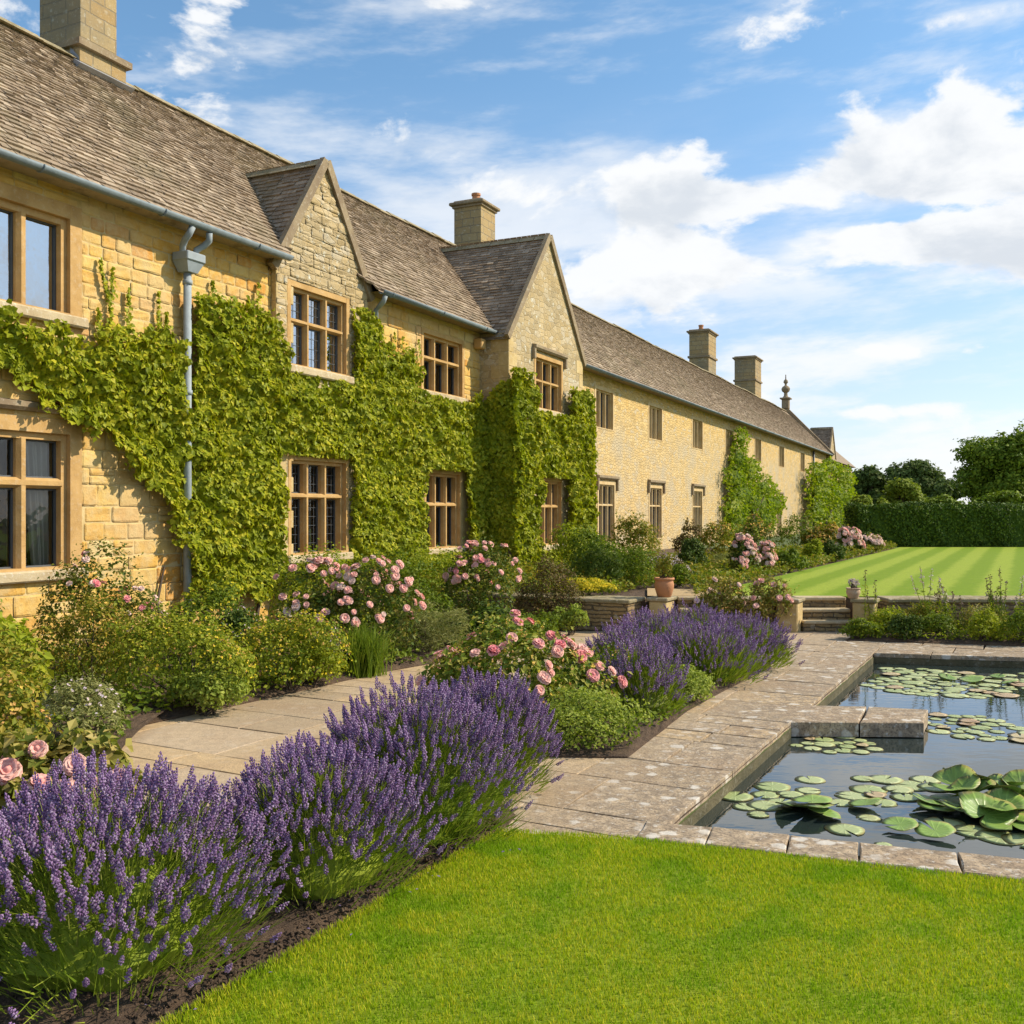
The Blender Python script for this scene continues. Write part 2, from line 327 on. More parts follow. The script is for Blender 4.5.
def slabmat():
    m, t, p, o = newmat('paving_stone'); g = t.new('ShaderNodeNewGeometry'); v = g.outputs['Position']; r = g.outputs['Random Per Island']
    base = t.ramp(r, [(0, (0.40, 0.30, 0.19)), (0.35, (0.50, 0.38, 0.25)), (0.7, (0.46, 0.35, 0.23)), (1, (0.55, 0.39, 0.21))])
    a = t.noise(v, 1.3, 5, 0.65); b = t.noise(v, 11, 7, 0.72); c = t.noise(v, 55, 4, 0.7)
    x, y, z = t.sep(v)
    wet = t.smooth(t.math('SUBTRACT', x, t.math('MULTIPLY', y, 0.533)), -3.6, -2.2)   # worn grey lichened stone towards the pond
    k = t.mix(t.math('MULTIPLY', t.smooth(b, 0.38, 0.60), t.math('ADD', 0.25, t.math('MULTIPLY', wet, 0.55))), base, (0.20, 0.155, 0.11))
    k = t.mix(t.math('MULTIPLY', t.smooth(a, 0.45, 0.7), 0.5), k, (0.33, 0.22, 0.13))
    k = t.mix(t.math('MULTIPLY', t.smooth(c, 0.48, 0.62), t.math('ADD', .25, t.math('MULTIPLY', wet, .5))), k, (0.13, 0.10, 0.07))
    vo = t.new('ShaderNodeTexVoronoi'); t.put(vo.inputs['Vector'], t.vmath('ADD', v, t.vmath('SCALE', t.noise(v, 9, 3, .6, True), 0.12))); vo.inputs['Scale'].default_value = 7.0
    li = t.math('MULTIPLY', t.smooth(vo.outputs['Distance'], 0.36, 0.24), t.smooth(t.noise(v, 3.1, 3, .6), 0.42, 0.58))
    li = t.math('MAXIMUM', li, t.math('MULTIPLY', t.smooth(t.noise(v, 24, 4, .7), 0.56, 0.66), 0.8))
    k = t.mix(t.math('MULTIPLY', li, t.math('ADD', 0.10, t.math('MULTIPLY', wet, 0.6))), k, (0.66, 0.62, 0.55))
    t.put(p.inputs['Base Color'], k); p.inputs['Roughness'].default_value = 0.85; p.inputs['Specular IOR Level'].default_value = 0.25
    t.put(p.inputs['Normal'], t.bump(t.math('ADD', b, t.math('MULTIPLY', c, 0.35)), 0.8, 0.012)); return m
SLAB = slabmat()
def tilemat():
    m, t, p, o = newmat('stone_roof_slate'); g = t.new('ShaderNodeNewGeometry'); v = coords(t); r = g.outputs['Random Per Island']
    base = t.ramp(r, [(0, (0.20, 0.148, 0.10)), (0.3, (0.31, 0.23, 0.155)), (0.6, (0.255, 0.19, 0.13)), (0.85, (0.37, 0.285, 0.20)), (1, (0.45, 0.355, 0.255))])
    a = t.noise(v, 0.7, 5, 0.6); b = t.noise(v, 16, 6, 0.7)
    k = t.mix(t.math('MULTIPLY', t.smooth(b, 0.52, 0.68), 0.5), base, (0.40, 0.34, 0.25)); k = t.mix(t.math('MULTIPLY', t.smooth(t.noise(v, 3.2, 5, .7), 0.50, 0.66), 0.55), k, (0.13, 0.10, 0.072)); k = t.mix(t.math('MULTIPLY', t.smooth(t.noise(v, 34, 3, .6), 0.60, 0.68), 0.6), k, (0.52, 0.48, 0.38))
    k = t.mix(t.math('MULTIPLY', t.smooth(a, 0.5, 0.7), 0.35), k, (0.22, 0.19, 0.11))
    t.put(p.inputs['Base Color'], k); p.inputs['Roughness'].default_value = 0.9; p.inputs['Specular IOR Level'].default_value = 0.2
    t.put(p.inputs['Normal'], t.bump(b, 0.7, 0.012)); return m
TILE = tilemat()
LEAD = plain('blue_grey_gutter_metal', (0.18, 0.22, 0.24), 0.7, 0.0, 7, 0.4, .3)
LEADPIPE = plain('pale_lead_pipe', (0.27, 0.31, 0.33), 0.7, 0.0, 9, 0.3, .3)
FLASH = plain('lead_flashing', (0.30, 0.31, 0.33), 0.55, 0.3)
POTM = plain('terracotta', (0.46, 0.20, 0.085), 0.75, 0, 9, 0.25, 0.3)
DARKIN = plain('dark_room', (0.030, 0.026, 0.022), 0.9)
CURT = plain('cream_curtain', (0.50, 0.48, 0.42), 0.9, 0, 3, 0.1)
BLIND = plain('window_blind_fabric', (0.25, 0.22, 0.17), 0.9, 0, 3, 0.1)
WHITEP = plain('white_paint', (0.75, 0.74, 0.70), 0.5)
CAME = plain('lead_came', (0.10, 0.11, 0.12), 0.6, 0.5)
def glassmat(name, k1, k0, tint):
    m, t, p, o = newmat(name); t.n.remove(p)
    tr = t.new('ShaderNodeBsdfTransparent'); tr.inputs[0].default_value = tint
    gl = t.new('ShaderNodeBsdfGlossy'); gl.inputs['Roughness'].default_value = 0.02; gl.inputs[0].default_value = (0.9, 0.93, 0.95, 1)
    v = coords(t); nz = t.noise(v, 5.0, 2, 0.5); t.put(gl.inputs['Normal'], t.bump(nz, 0.25, 0.01))
    f = t.new('ShaderNodeFresnel'); f.inputs[0].default_value = 1.7
    mx = t.new('ShaderNodeMixShader'); t.put(mx.inputs[0], t.math('MULTIPLY_ADD', f.outputs[0], k1, k0, clamp=True)); t.l.new(tr.outputs[0], mx.inputs[1]); t.l.new(gl.outputs[0], mx.inputs[2]); t.l.new(mx.outputs[0], o.inputs[0]); return m
GLASS = glassmat('window_glass', 1.0, 0.0, (.85, .87, .86, 1)); GLASSU = glassmat('old_reflecting_glass', 3.2, .22, (.7, .74, .74, 1))
def soilmat():
    m, t, p, o = newmat('garden_soil'); g = t.new('ShaderNodeNewGeometry'); v = g.outputs['Position']; a = t.noise(v, 9, 6, .7); b = t.noise(v, 60, 5, .7)
    k = t.mix(t.smooth(a, .35, .7), (0.075, 0.045, 0.027), (0.15, 0.095, 0.055)); k = t.mix(t.math('MULTIPLY', t.smooth(b, .55, .7), .5), k, (0.26, 0.18, 0.11))
    t.put(p.inputs['Base Color'], k); p.inputs['Roughness'].default_value = 1.0
    t.put(p.inputs['Normal'], t.bump(t.math('ADD', a, b), 1.0, 0.03)); return m
SOIL = soilmat()
def lawnmat(name, stripes):
    m, t, p, o = newmat(name); g = t.new('ShaderNodeNewGeometry'); v = g.outputs['Position']; x, y, z = t.sep(v)
    a = t.noise(v, 1.6, 5, .65); b = t.noise(v, 90 if not stripes else 30, 4, .7); c = t.noise(v, 14, 4, .6)
    k = t.mix(t.smooth(a, .35, .65), (0.17, 0.25, 0.012), (0.27, 0.32, 0.02))
    k = t.mix(t.math('MULTIPLY', t.smooth(c, .4, .7), .35), k, (0.25, 0.25, 0.04))
    if stripes:   # the lay of the mown grass
        s = t.math('SUBTRACT', x, t.math('MULTIPLY', y, 0.515)); s = t.math('ADD', s, t.math('MULTIPLY', t.math('SUBTRACT', a, 0.5), 0.25))
        sn = t.math('SINE', t.math('MULTIPLY', t.math('ADD', s, 0.52+0.93/4), 2*math.pi/0.93)); lay = t.smooth(t.math('ADD', sn, t.math('MULTIPLY', t.math('SUBTRACT', c, .5), 1.4)), -0.6, 0.6)
        k = t.mix(lay, t.mix(t.math('MULTIPLY', c, .5), (0.165, 0.255, 0.008), (0.205, 0.285, 0.010)), t.mix(t.math('MULTIPLY', c, .5), (0.275, 0.35, 0.028), (0.34, 0.39, 0.05)))
    k = t.mix(t.math('MULTIPLY', t.smooth(b, .35, .65), .38), k, (0.07, 0.12, 0.01)); k = t.mix(t.math('MULTIPLY', t.smooth(t.noise(v, 5.0, 5, .7), .55, .72), .35), k, (0.34, 0.33, 0.06))
    t.put(p.inputs['Base Color'], k); p.inputs['Roughness'].default_value = 0.9; p.inputs['Specular IOR Level'].default_value = 0.15
    if not stripes: t.put(p.inputs['Normal'], t.bump(b, 0.3, 0.006))
    return m
LAWN = lawnmat('near_lawn', False); LAWNS = lawnmat('striped_lawn', True)
def watermat():
    m, t, p, o = newmat('pond_water'); g = t.new('ShaderNodeNewGeometry'); v = g.outputs['Position']
    t.put(p.inputs['Base Color'], (0.020, 0.030, 0.028)); p.inputs['Roughness'].default_value = 0.015; p.inputs['IOR'].default_value = 1.6
    p.inputs['Specular IOR Level'].default_value = 0.8
    t.put(p.inputs['Normal'], t.bump(t.noise(t.vmath('MULTIPLY', v, (1.0, 2.2, 1.0)), 3.5, 3, .5), 0.16, 0.01)); return m
WATER = watermat()
WETST = freestone('wet_algae_stone', (0.13, 0.11, 0.06), (0.07, 0.065, 0.035), 0.15, 0.02)

def blockmat(name, ramp, white, hgold=False):
    m, t, p, o = newmat(name); g = t.new('ShaderNodeNewGeometry'); v = coords(t); x, y, z = t.sep(v); r = g.outputs['Random Per Island']
    k = t.ramp(r, ramp); a = t.noise(v, 8, 6, .7); b = t.noise(v, 38, 5, .7); big = t.noise(v, 0.8, 4, .6)
    k = t.mix(t.math('MULTIPLY', t.smooth(a, .45, .65), .40), k, (0.68, 0.50, 0.20)); k = t.mix(t.math('MULTIPLY', t.smooth(a, .50, .30), .45), k, (0.50, 0.26, 0.07))
    k = t.mix(t.math('MULTIPLY', t.smooth(t.math('ADD', big, t.math('MULTIPLY', a, .3)), .56, .76), white), k, (0.50, 0.42, 0.30))
    k = t.mix(t.math('MULTIPLY', t.smooth(b, .55, .7), .35), k, (0.30, 0.20, 0.10))
    t.put(p.inputs['Base Color'], k); p.inputs['Roughness'].default_value = .9; p.inputs['Specular IOR Level'].default_value = .2
    t.put(p.inputs['Normal'], t.bump(t.math('ADD', a, t.math('MULTIPLY', b, .4)), .9, .02)); return m
BLOCK = blockmat('golden_stone_block', [(0, (0.62, 0.36, 0.085)), (.2, (0.66, 0.44, 0.13)), (.45, (0.62, 0.34, 0.06)), (.7, (0.68, 0.47, 0.15)), (.88, (0.56, 0.25, 0.035)), (1, (0.66, 0.50, 0.20))], .35)
GBLOCK = blockmat('grey_gable_block', [(0, (0.30, 0.23, 0.13)), (.5, (0.38, 0.29, 0.16)), (1, (0.33, 0.28, 0.19))], .4)
MORTAR = freestone('sandy_mortar', (0.62, 0.47, 0.23), (0.50, 0.36, 0.15), 0.2, .01)

PALEF = freestone('pale_window_stone', (0.60, 0.45, 0.24), (0.50, 0.34, 0.15), 0.2, .006)
# ------------------------------------------------------------------ ground
def G(u, v, z=0.0):
    d = (EYE-z)*F/(v-HV); return ((u-512)/F*d, d)
PNL, PFL, PFR, PNR = (0.84, 5.39), (4.36, 12.0), (9.5, 10.87), (6.0, 3.6)
def flat(name, poly, z, mat, kind='structure', thick=None):
    n = len(poly)
    if sum(poly[i][0]*poly[(i+1) % n][1]-poly[(i+1) % n][0]*poly[i][1] for i in range(n)) < 0: poly = poly[::-1]
    if thick:
        V = [(x, y, z-thick) for x, y in poly]+[(x, y, z) for x, y in poly]
        Fs = [[n+i for i in range(n)]]+[[i, (i+1) % n, n+(i+1) % n, n+i] for i in range(n)]
        o = mk(name, [(V, Fs)], mat)
    else: o = mk(name, [([(x, y, z) for x, y in poly], [list(range(n))]+[])], mat)
    return tag(o, kind=kind)
gm, gt, gp, go_ = newmat('rough_grass'); gv = gt.new('ShaderNodeNewGeometry').outputs['Position']
gt.put(gp.inputs['Base Color'], gt.mix(gt.noise(gv, 2.0, 6, .7), (0.04, 0.065, 0.012), (0.10, 0.13, 0.025))); gp.inputs['Roughness'].default_value = 1
B_ = 900.0; WLEV = -.125
OV = [(-B_, -B_), (-B_, B_), (B_, B_), (B_, -B_)]; IV = [PNL, PFL, PFR, PNR]
V = [(x, y, -0.05) for x, y in OV]+[(x, y, -0.05) for x, y in IV]
tag(mk('ground', [(V, np.array([[0, 4, 5, 1][::-1], [1, 5, 6, 2][::-1], [2, 6, 7, 3][::-1], [3, 7, 4, 0][::-1]]))], gm), kind='structure')
tag(mk('water', [([(PNL[0]-.3, PNL[1]-.3, WLEV), (PNR[0]+.3, PNR[1]-.3, WLEV), (PFR[0]+.3, PFR[1]+.3, WLEV), (PFL[0]-.3, PFL[1]+.3, WLEV)], np.array([[0, 1, 2, 3]]))], WATER), kind='structure')
# ------------------------------------------------------------------ paving
PH = math.atan2(PFL[0]-PNL[0], PFL[1]-PNL[1]); AX = np.array([math.sin(PH), math.cos(PH)]); BX = np.array([math.cos(PH), -math.sin(PH)])
def clip(poly, p, n):
    """keep the part of a convex polygon where (q-p).n <= 0"""
    out_ = []; k = len(poly)
    for i in range(k):
        a, b = A(poly[i]), A(poly[(i+1) % k]); da, db = (a-p)@n, (b-p)@n
        if da <= 0: out_.append(a)
        if (da < 0 < db) or (db < 0 < da): out_.append(a+(b-a)*da/(da-db))
    return out_
def slabgeo(poly, z, rng, gap=0.007, h=0.05, ch=0.004, m=0):
    P = A(poly); c = P.mean(0); n = len(P)
    if n < 3: return None
    ar = 0.5*abs(sum(P[i][0]*P[(i+1) % n][1]-P[(i+1) % n][0]*P[i][1] for i in range(n)))
    if ar < 0.02: return None
    if sum(P[i][0]*P[(i+1) % n][1]-P[(i+1) % n][0]*P[i][1] for i in range(n)) < 0: P = P[::-1]
    # subdivide edges and wobble them, as hand cut stone
    Q = []
    for i in range(n):
        a, b = P[i], P[(i+1) % n]; L = np.linalg.norm(b-a); k = max(1, int(L/0.14))
        for j in range(k):
            q = a+(b-a)*j/k; q = c+(q-c)*(1-(gap+rng.uniform(0, .007)*(j > 0))/max(0.12, np.linalg.norm(q-c)))
            Q.append(q)
    Q = A(Q); n = len(Q); I = c+(Q-c)*(1-ch/np.maximum(0.1, np.linalg.norm(Q-c, axis=1))[:, None])
    z = z+rng.uniform(-.002, .002); tx, ty = rng.uniform(-.004, .004, 2)
    zz = lambda R: z+(R[:, 0]-c[0])*tx+(R[:, 1]-c[1])*ty
    V = np.concatenate([np.c_[Q, zz(Q)-h], np.c_[Q, zz(Q)-ch*.7+rng.uniform(-.003, .003, n)], np.c_[I, zz(I)]])
    Fs = [[i, (i+1) % n, n+(i+1) % n, n+i] for i in range(n)]+[[n+i, n+(i+1) % n, 2*n+(i+1) % n, 2*n+i] for i in range(n)]
    return [(V, np.array(Fs), m), (np.c_[I, zz(I)], [list(range(n))], m)] if False else [(np.concatenate([V, ]), Fs+[[2*n+i for i in range(n)]], m)]
rng = np.random.default_rng(5)
fn = A([PFR[1]-PFL[1], -(PFR[0]-PFL[0])]); fn = fn/np.linalg.norm(fn)   # points to the pond side (towards the camera)
nn = A([-(PNR[1]-PNL[1]), PNR[0]-PNL[0]]); nn = nn/np.linalg.norm(nn)
parts = []
a = -2.0
c0 = A(PNL)@BX
while a < 17:
    da = rng.choice([.32, .45, .55, .62, .72])*rng.uniform(.95, 1.05)
    for side in (0, 1):
        b = c0+(0.0 if side == 0 else 0.0); lim = c0-8.5 if side == 0 else c0+9
        first = True
        while (b > lim) if side == 0 else (b < lim):
            wd = rng.uniform(0.5, 1.25)*(0.8 if first else 1.0); first = False
            b2 = b-wd if side == 0 else b+wd
            lo, hi = min(b, b2), max(b, b2)
            sk = rng.uniform(-.02, .02)
            poly = [AX*(a)+BX*lo, AX*(a)+BX*hi, AX*(a+da)+BX*(hi+sk*0), AX*(a+da)+BX*lo]
            b = b2
            if side == 1: poly = clip(poly, A(PFL), fn)
            poly = clip(poly, A([0, 14.2]), A([0, 1])) if len(poly) > 2 else poly
            poly = clip(poly, A([0, 3.0]), A([0, -1])) if len(poly) > 2 else poly
            if len(poly) < 3: continue
            g_ = slabgeo(poly, 0.0, rng)
            if g_: parts += g_
    a += da
tag(mk('paving', parts, SLAB), kind='structure')
flat('paving_bed', [tuple(AX*-2+BX*c0), tuple(AX*17+BX*c0), (-9, 15), (-9, 0)], -0.025, SOIL)
# pond side walls and copings
def strip(p, q, off, z0, z1, w_):
    p, q = A(p), A(q); d = (q-p)/np.linalg.norm(q-p); n = A([d[1], -d[0]])*off
    P4 = [p, q, q+n*w_, p+n*w_]
    V = [(x, y, z0) for x, y in P4]+[(x, y, z1) for x, y in P4]
    Fs = BOXF if off < 0 else BOXF[:, ::-1]
    return (A(V), Fs)
pond = empty('pond_wall', (PNL[0], PNL[1], 0)); tag(pond, 'low weathered stone wall lining the rectangular lily pond, with worn coping slabs next to the lawn', 'pond wall')
def child(o, par):
    o.parent = par; o.matrix_parent_inverse.identity(); o.location = tuple(-x for x in par.location) if not par.rotation_euler.z else o.location; return o
wl = []
for p, q in ((PNL, PFL), (PFL, PFR), (PFR, PNR), (PNR, PNL)):
    wl.append(strip(p, q, -1, -0.9, -0.054, 0.12))
child(mk('side_wall', wl, WETST), pond)
# near coping: a row of worn blocks
p, q = A(PNL), A(PNR); L = np.linalg.norm(q-p); d = (q-p)/L; n_ = A([d[1], -d[0]])
if n_[1] > 0: n_ = -n_
t0 = -0.12; k = 0
while t0 < L:
    wd = [0.36, 0.40, 0.34, 0.46, 0.44, 0.5, 0.42][k % 7]; k += 1
    poly = [p+d*t0-n_*0.03, p+d*(t0+wd)-n_*0.03, p+d*(t0+wd)+n_*0.27, p+d*t0+n_*0.27]
    for g_ in [slabgeo(poly, 0.012, rng, gap=0.003, h=0.11, ch=0.007)]:
        child(mk('coping_stone', g_, SLAB), pond)
    t0 += wd
ledge = empty('stone_ledge', (2.3, 8.3, 0)); tag(ledge, 'stone ledge of two slabs jutting from the paving into the lily pond', 'stone ledge')
for poly in ([(2.20, 8.06), (2.80, 8.04), (3.10, 8.70), (2.56, 8.77)], [(2.81, 8.04), (3.32, 8.02), (3.58, 8.56), (3.11, 8.70)]):
    child(mk('slab', slabgeo(poly, 0.002, rng, gap=0.004, h=0.12, ch=0.012), SLAB), ledge)
child(mk('supporting_block', [(A([(2.2, 8.12, -.9), (3.26, 8.09, -.9), (3.48, 8.52, -.9), (2.5, 8.70, -.9), (2.2, 8.12, -.122), (3.26, 8.09, -.122), (3.48, 8.52, -.122), (2.5, 8.70, -.122)]), BOXF)], WETST), ledge)
# lower lawn and beds
LAWNP = [(-0.068, 5.225), (-0.459, 4.52), (-0.58, 4.26), (-0.80, 3.856), (-1.065, 3.40), (-1.6, 2.4), (-2.2, 1.0), (-2.6, -3), (9, -3), (9, 2.15), (6.1, 3.24), (2.18, 4.53), (0.60, 5.09)]
def mound(name, poly, z, hgt, mat, cell=0.12, seed=1, kind='structure'):
    r = np.random.default_rng(seed); P = A(poly); x0, y0 = P.min(0); x1, y1 = P.max(0)
    # fill as a fine fan of rings towards the centroid with noise in the height
    Q = []
    n = len(P)
    for i in range(n):
        a_, b_ = P[i], P[(i+1) % n]; k_ = max(1, int(np.linalg.norm(b_-a_)/cell))
        for j in range(k_): Q.append(a_+(b_-a_)*j/k_)
    Q = A(Q); c = P.mean(0); m_ = len(Q); V = [np.c_[Q, np.full(m_, z-0.09)]]; rings = [0, .04, .1, .2, .35, .55, .8]
    for t_ in rings:
        R = c+(Q-c)*(1-t_); V.append(np.c_[R, z+hgt*min(1, t_*6)+r.uniform(-.012, .012, m_)*(t_ > 0)*(name != 'lawn')])
    V.append(A([[c[0], c[1], z+hgt]])); V = np.concatenate(V); Fs = []
    if sum(P[i][0]*P[(i+1) % n][1]-P[(i+1) % n][0]*P[i][1] for i in range(n)) < 0: fl = -1
    else: fl = 1
    for k_ in range(len(rings)):
        for j in range(m_):
            Fs.append([k_*m_+j, k_*m_+(j+1) % m_, (k_+1)*m_+(j+1) % m_, (k_+1)*m_+j][::fl])
    T_ = [[len(rings)*m_+j, len(rings)*m_+(j+1) % m_, len(V)-1][::fl] for j in range(m_)]
    return tag(mk(name, [(V, Fs+T_)], mat, smooth=(name == 'lawn')), kind=kind)
mound('lawn', LAWNP, 0.025, 0.012, LAWN, seed=2)
BED1 = [(-0.068, 5.26), (0.02, 5.55), (-0.25, 6.35), (-0.9, 6.2), (-1.9, 5.6), (-2.9, 5.9), (-3.3, 4.8), (-3.4, 2.5), (-2.9, 0.5), (-2.3, 1.0), (-1.6, 2.4), (-1.065, 3.42), (-0.80, 3.876), (-0.58, 4.28), (-0.459, 4.54)]
BED2 = [(-.8, 8.2), (-.3, 7.35), (.12, 6.9), (.80, 6.88), (1.50, 8.5), (2.80, 10.9), (3.1, 12.4), (2.8, 13.3), (1.7, 12.9), (0.6, 10.9), (-.4, 9.3)]
BED3 = [(-3.4, 5.0), (-2.75, 6.9), (-2.95, 7.9), (-2.0, 9.45), (-1.4, 10.5), (-.3, 11.9), (.6, 13.2), (.7, 14.1), (-4.1, 14.3), (-5.4, 11.8), (-6.8, 9.0), (-8, 5)]
BED4 = [(4.4, 13.15), (6.5, 12.6), (12, 11.8), (12, 14.18), (5.0, 14.18)]
mound('flower_bed', BED1, 0.012, 0.03, SOIL, seed=3); mound('flower_bed', BED2, 0.01, 0.05, SOIL, seed=4)
mound('flower_bed', BED3, 0.01, 0.06, SOIL, seed=5); mound('flower_bed', BED4, 0.01, 0.05, SOIL, seed=6)
# upper level
flat('upper_terrace_soil', [(-8, 19.5), (1.78, 14.35), (2.1, 14.7), (60, 14.7), (60, 34.6), (-60, 34.6), (-60, 40)][:6], 0.43, SOIL, thick=0.3)
tag(mk('far_ground', [([(-B_, 34.6, .44), (B_, 34.6, .44), (B_, B_, .44), (-B_, B_, .44)], np.array([[0, 1, 2, 3]]))], gm), kind='structure')
flat('upper_lawn', [(2.66, 14.72), (40, 14.72), (40, 35.3), (13.75, 35.3), (12.43, 32.75)], 0.455, LAWNS, thick=0.02)
flat('terrace_path', [(2.0, 14.70), (2.80, 14.70), (3.4, 15.8), (2.2, 16.2)], 0.463, plain('path_gravel', (0.42, 0.29, 0.14), 0.95, 0, 14, 0.3, 0.4))

# ------------------------------------------------------------------ retaining walls, pillars, steps
GR = -PH
def rotbox(name, cx, cy, w_, d_, z0, z1, mat, parent, b=0.012):
    """corner at (cx,cy): front runs to the left-back, side runs to the right-back (garden grid)"""
    x, f, m = bbox(-w_, 0, 0, d_, z0, z1, b); c, s = math.cos(GR), math.sin(GR)
    V = np.c_[cx+x[:, 0]*c-x[:, 1]*s, cy+x[:, 0]*s+x[:, 1]*c, x[:, 2]]
    return child(mk(name, [(V, f)], mat), parent)
def stonewall(label, cx, cy, w_, d_, cat='garden wall', ov=0.03, top=0.46, capw=True):
    e = empty('garden_wall' if cat != 'pillar' else 'stone_pillar', (cx, cy, 0)); tag(e, label, cat)
    rotbox('body', cx, cy, w_, d_, -0.03, top-0.055, DRYST if cat != 'pillar' else QUOIN, e, 0.015)
    c, s = math.cos(GR), math.sin(GR)
    rotbox('capping_stone', cx+ov*c+ov*s*1.0, cy+ov*s-ov*c, w_+2*ov, d_+2*ov, top-0.053, top, CAPST, e, 0.012)
    return e
stonewall('low dry stone wall holding up the raised bed left of the flower pot', 1.63, 14.0, 7.2, 0.62)
P1 = stonewall('squared stone pillar with the planted terracotta pot on top', 2.20, 14.22, 0.26, 0.40, 'pillar', top=0.47)
P2 = stonewall('stone pillar at the left side of the wide steps', 4.02, 14.02, 0.30, 0.36, 'pillar', top=0.47)
P3 = stonewall('stone pillar at the right side of the wide steps, with a pale urn on top', 5.10, 14.0, 0.30, 0.28, 'pillar', top=0.47)
def fwall(label, x0, x1):
    e = empty('garden_wall', ((x0+x1)/2, 14.3, 0)); tag(e, label, 'garden wall')
    child(mk('body', [bbox(x0, x1, 14.26, 14.62, -.03, .40, .015)], DRYST), e)
    n = max(1, int((x1-x0)/0.7)); st = (x1-x0)/n
    child(mk('capping_stone', [bbox(x0+i*st+.004, x0+(i+1)*st-.004, 14.215, 14.74, .402, .462+.004*(i % 2), .014) for i in range(n)], CAPST), e)
fwall('low dry stone wall between the narrow and the wide steps, half hidden by roses', 2.75, 3.80)
fwall('long low dry stone wall along the lawn, behind the tall right-hand flower bed', 5.36, 14.0)
def steps(label, x0, x1, nm):
    e = empty('stone_steps', ((x0+x1)/2, 14.4, 0)); tag(e, label, 'steps', 'garden steps')
    for i in range(3):
        child(mk('step', [bbox(x0, x1, 14.16+0.2*i, 14.78, -.03+.15*i, .15*(i+1)-.045, .004)], DRYST), e)
        child(mk('tread', [bbox(x0+.002, x1-.002, 14.13+0.2*i, 14.78, .15*(i+1)-.043, .15*(i+1)+.004*i, .012)], SILLST), e)
steps('narrow flight of stone steps right of the terracotta pot', 2.42, 2.74, 's'); steps('wide flight of three stone steps up to the striped lawn', 4.14, 4.88, 'w')
def pot(name, label, x, y, z, r, h, mat):
    e = empty(name, (x, y, z)); tag(e, label, 'flower pot')
    mk('body', [lathe([(0, 0), (r*.62, 0), (r*.70, .01), (r*.94, h*.45), (r*.98, h*.66), (r*.88, h*.84), (r*.86, h*.86), (r, h*.89), (r*1.03, h*.95), (r, h), (r*.88, h), (r*.84, h*.88), (0, h*.86)], 28)], mat, e, True)
    mk('soil', [lathe([(0, h*.9), (r*.84, h*.89)], 20)], SOIL, e); return e
pot('terracotta_pot', 'terracotta pot of flowers standing on the stone pillar by the narrow steps', 2.205, 14.42, 0.47, 0.145, 0.28, POTM)
pot('stone_urn', 'small pale urn standing on the pillar right of the wide steps', 4.86, 14.18, 0.47, 0.10, 0.15, freestone('pale_urn_stone', (0.5, 0.36, 0.24), (0.4, 0.27, 0.18), 0.4))

# ------------------------------------------------------------------ the house (local frame: +X out of the facade, +Y along it)
TH = math.atan2(478, F); CT, ST = math.cos(TH), math.sin(TH)
def HW(u, v, X):
    s = (u-512)/F; dx = -ST+CT*s; dy = CT+ST*s; t = X/dx
    return t*dy, EYE+(HV-v)/F*t
def L2W(X, Y): return (X*CT+Y*ST, -X*ST+Y*CT)
house = empty('manor_house', (0, 0, 0), -TH)
tag(house, 'long two storey golden stone manor house with gables, mullioned windows and stone slate roof', 'house')
def wallgrid(X, Y0, Y1, z0, z1, holes, m=0):
    ys = sorted({Y0, Y1, *[h[0] for h in holes], *[h[1] for h in holes]}); zs = sorted({z0, z1, *[h[2] for h in holes], *[h[3] for h in holes]})
    ys = [y for y in ys if Y0 <= y <= Y1]; zs = [z for z in zs if z0 <= z <= z1]; V, Fs = [], []
    for i in range(len(ys)-1):
        for j in range(len(zs)-1):
            yc, zc = (ys[i]+ys[i+1])/2, (zs[j]+zs[j+1])/2
            if any(h[0] < yc < h[1] and h[2] < zc < h[3] for h in holes): continue
            b = len(V); V += [(X, ys[i], zs[j]), (X, ys[i+1], zs[j]), (X, ys[i+1], zs[j+1]), (X, ys[i], zs[j+1])]; Fs.append([b, b+1, b+2, b+3])
    return (A(V), np.array(Fs), m)
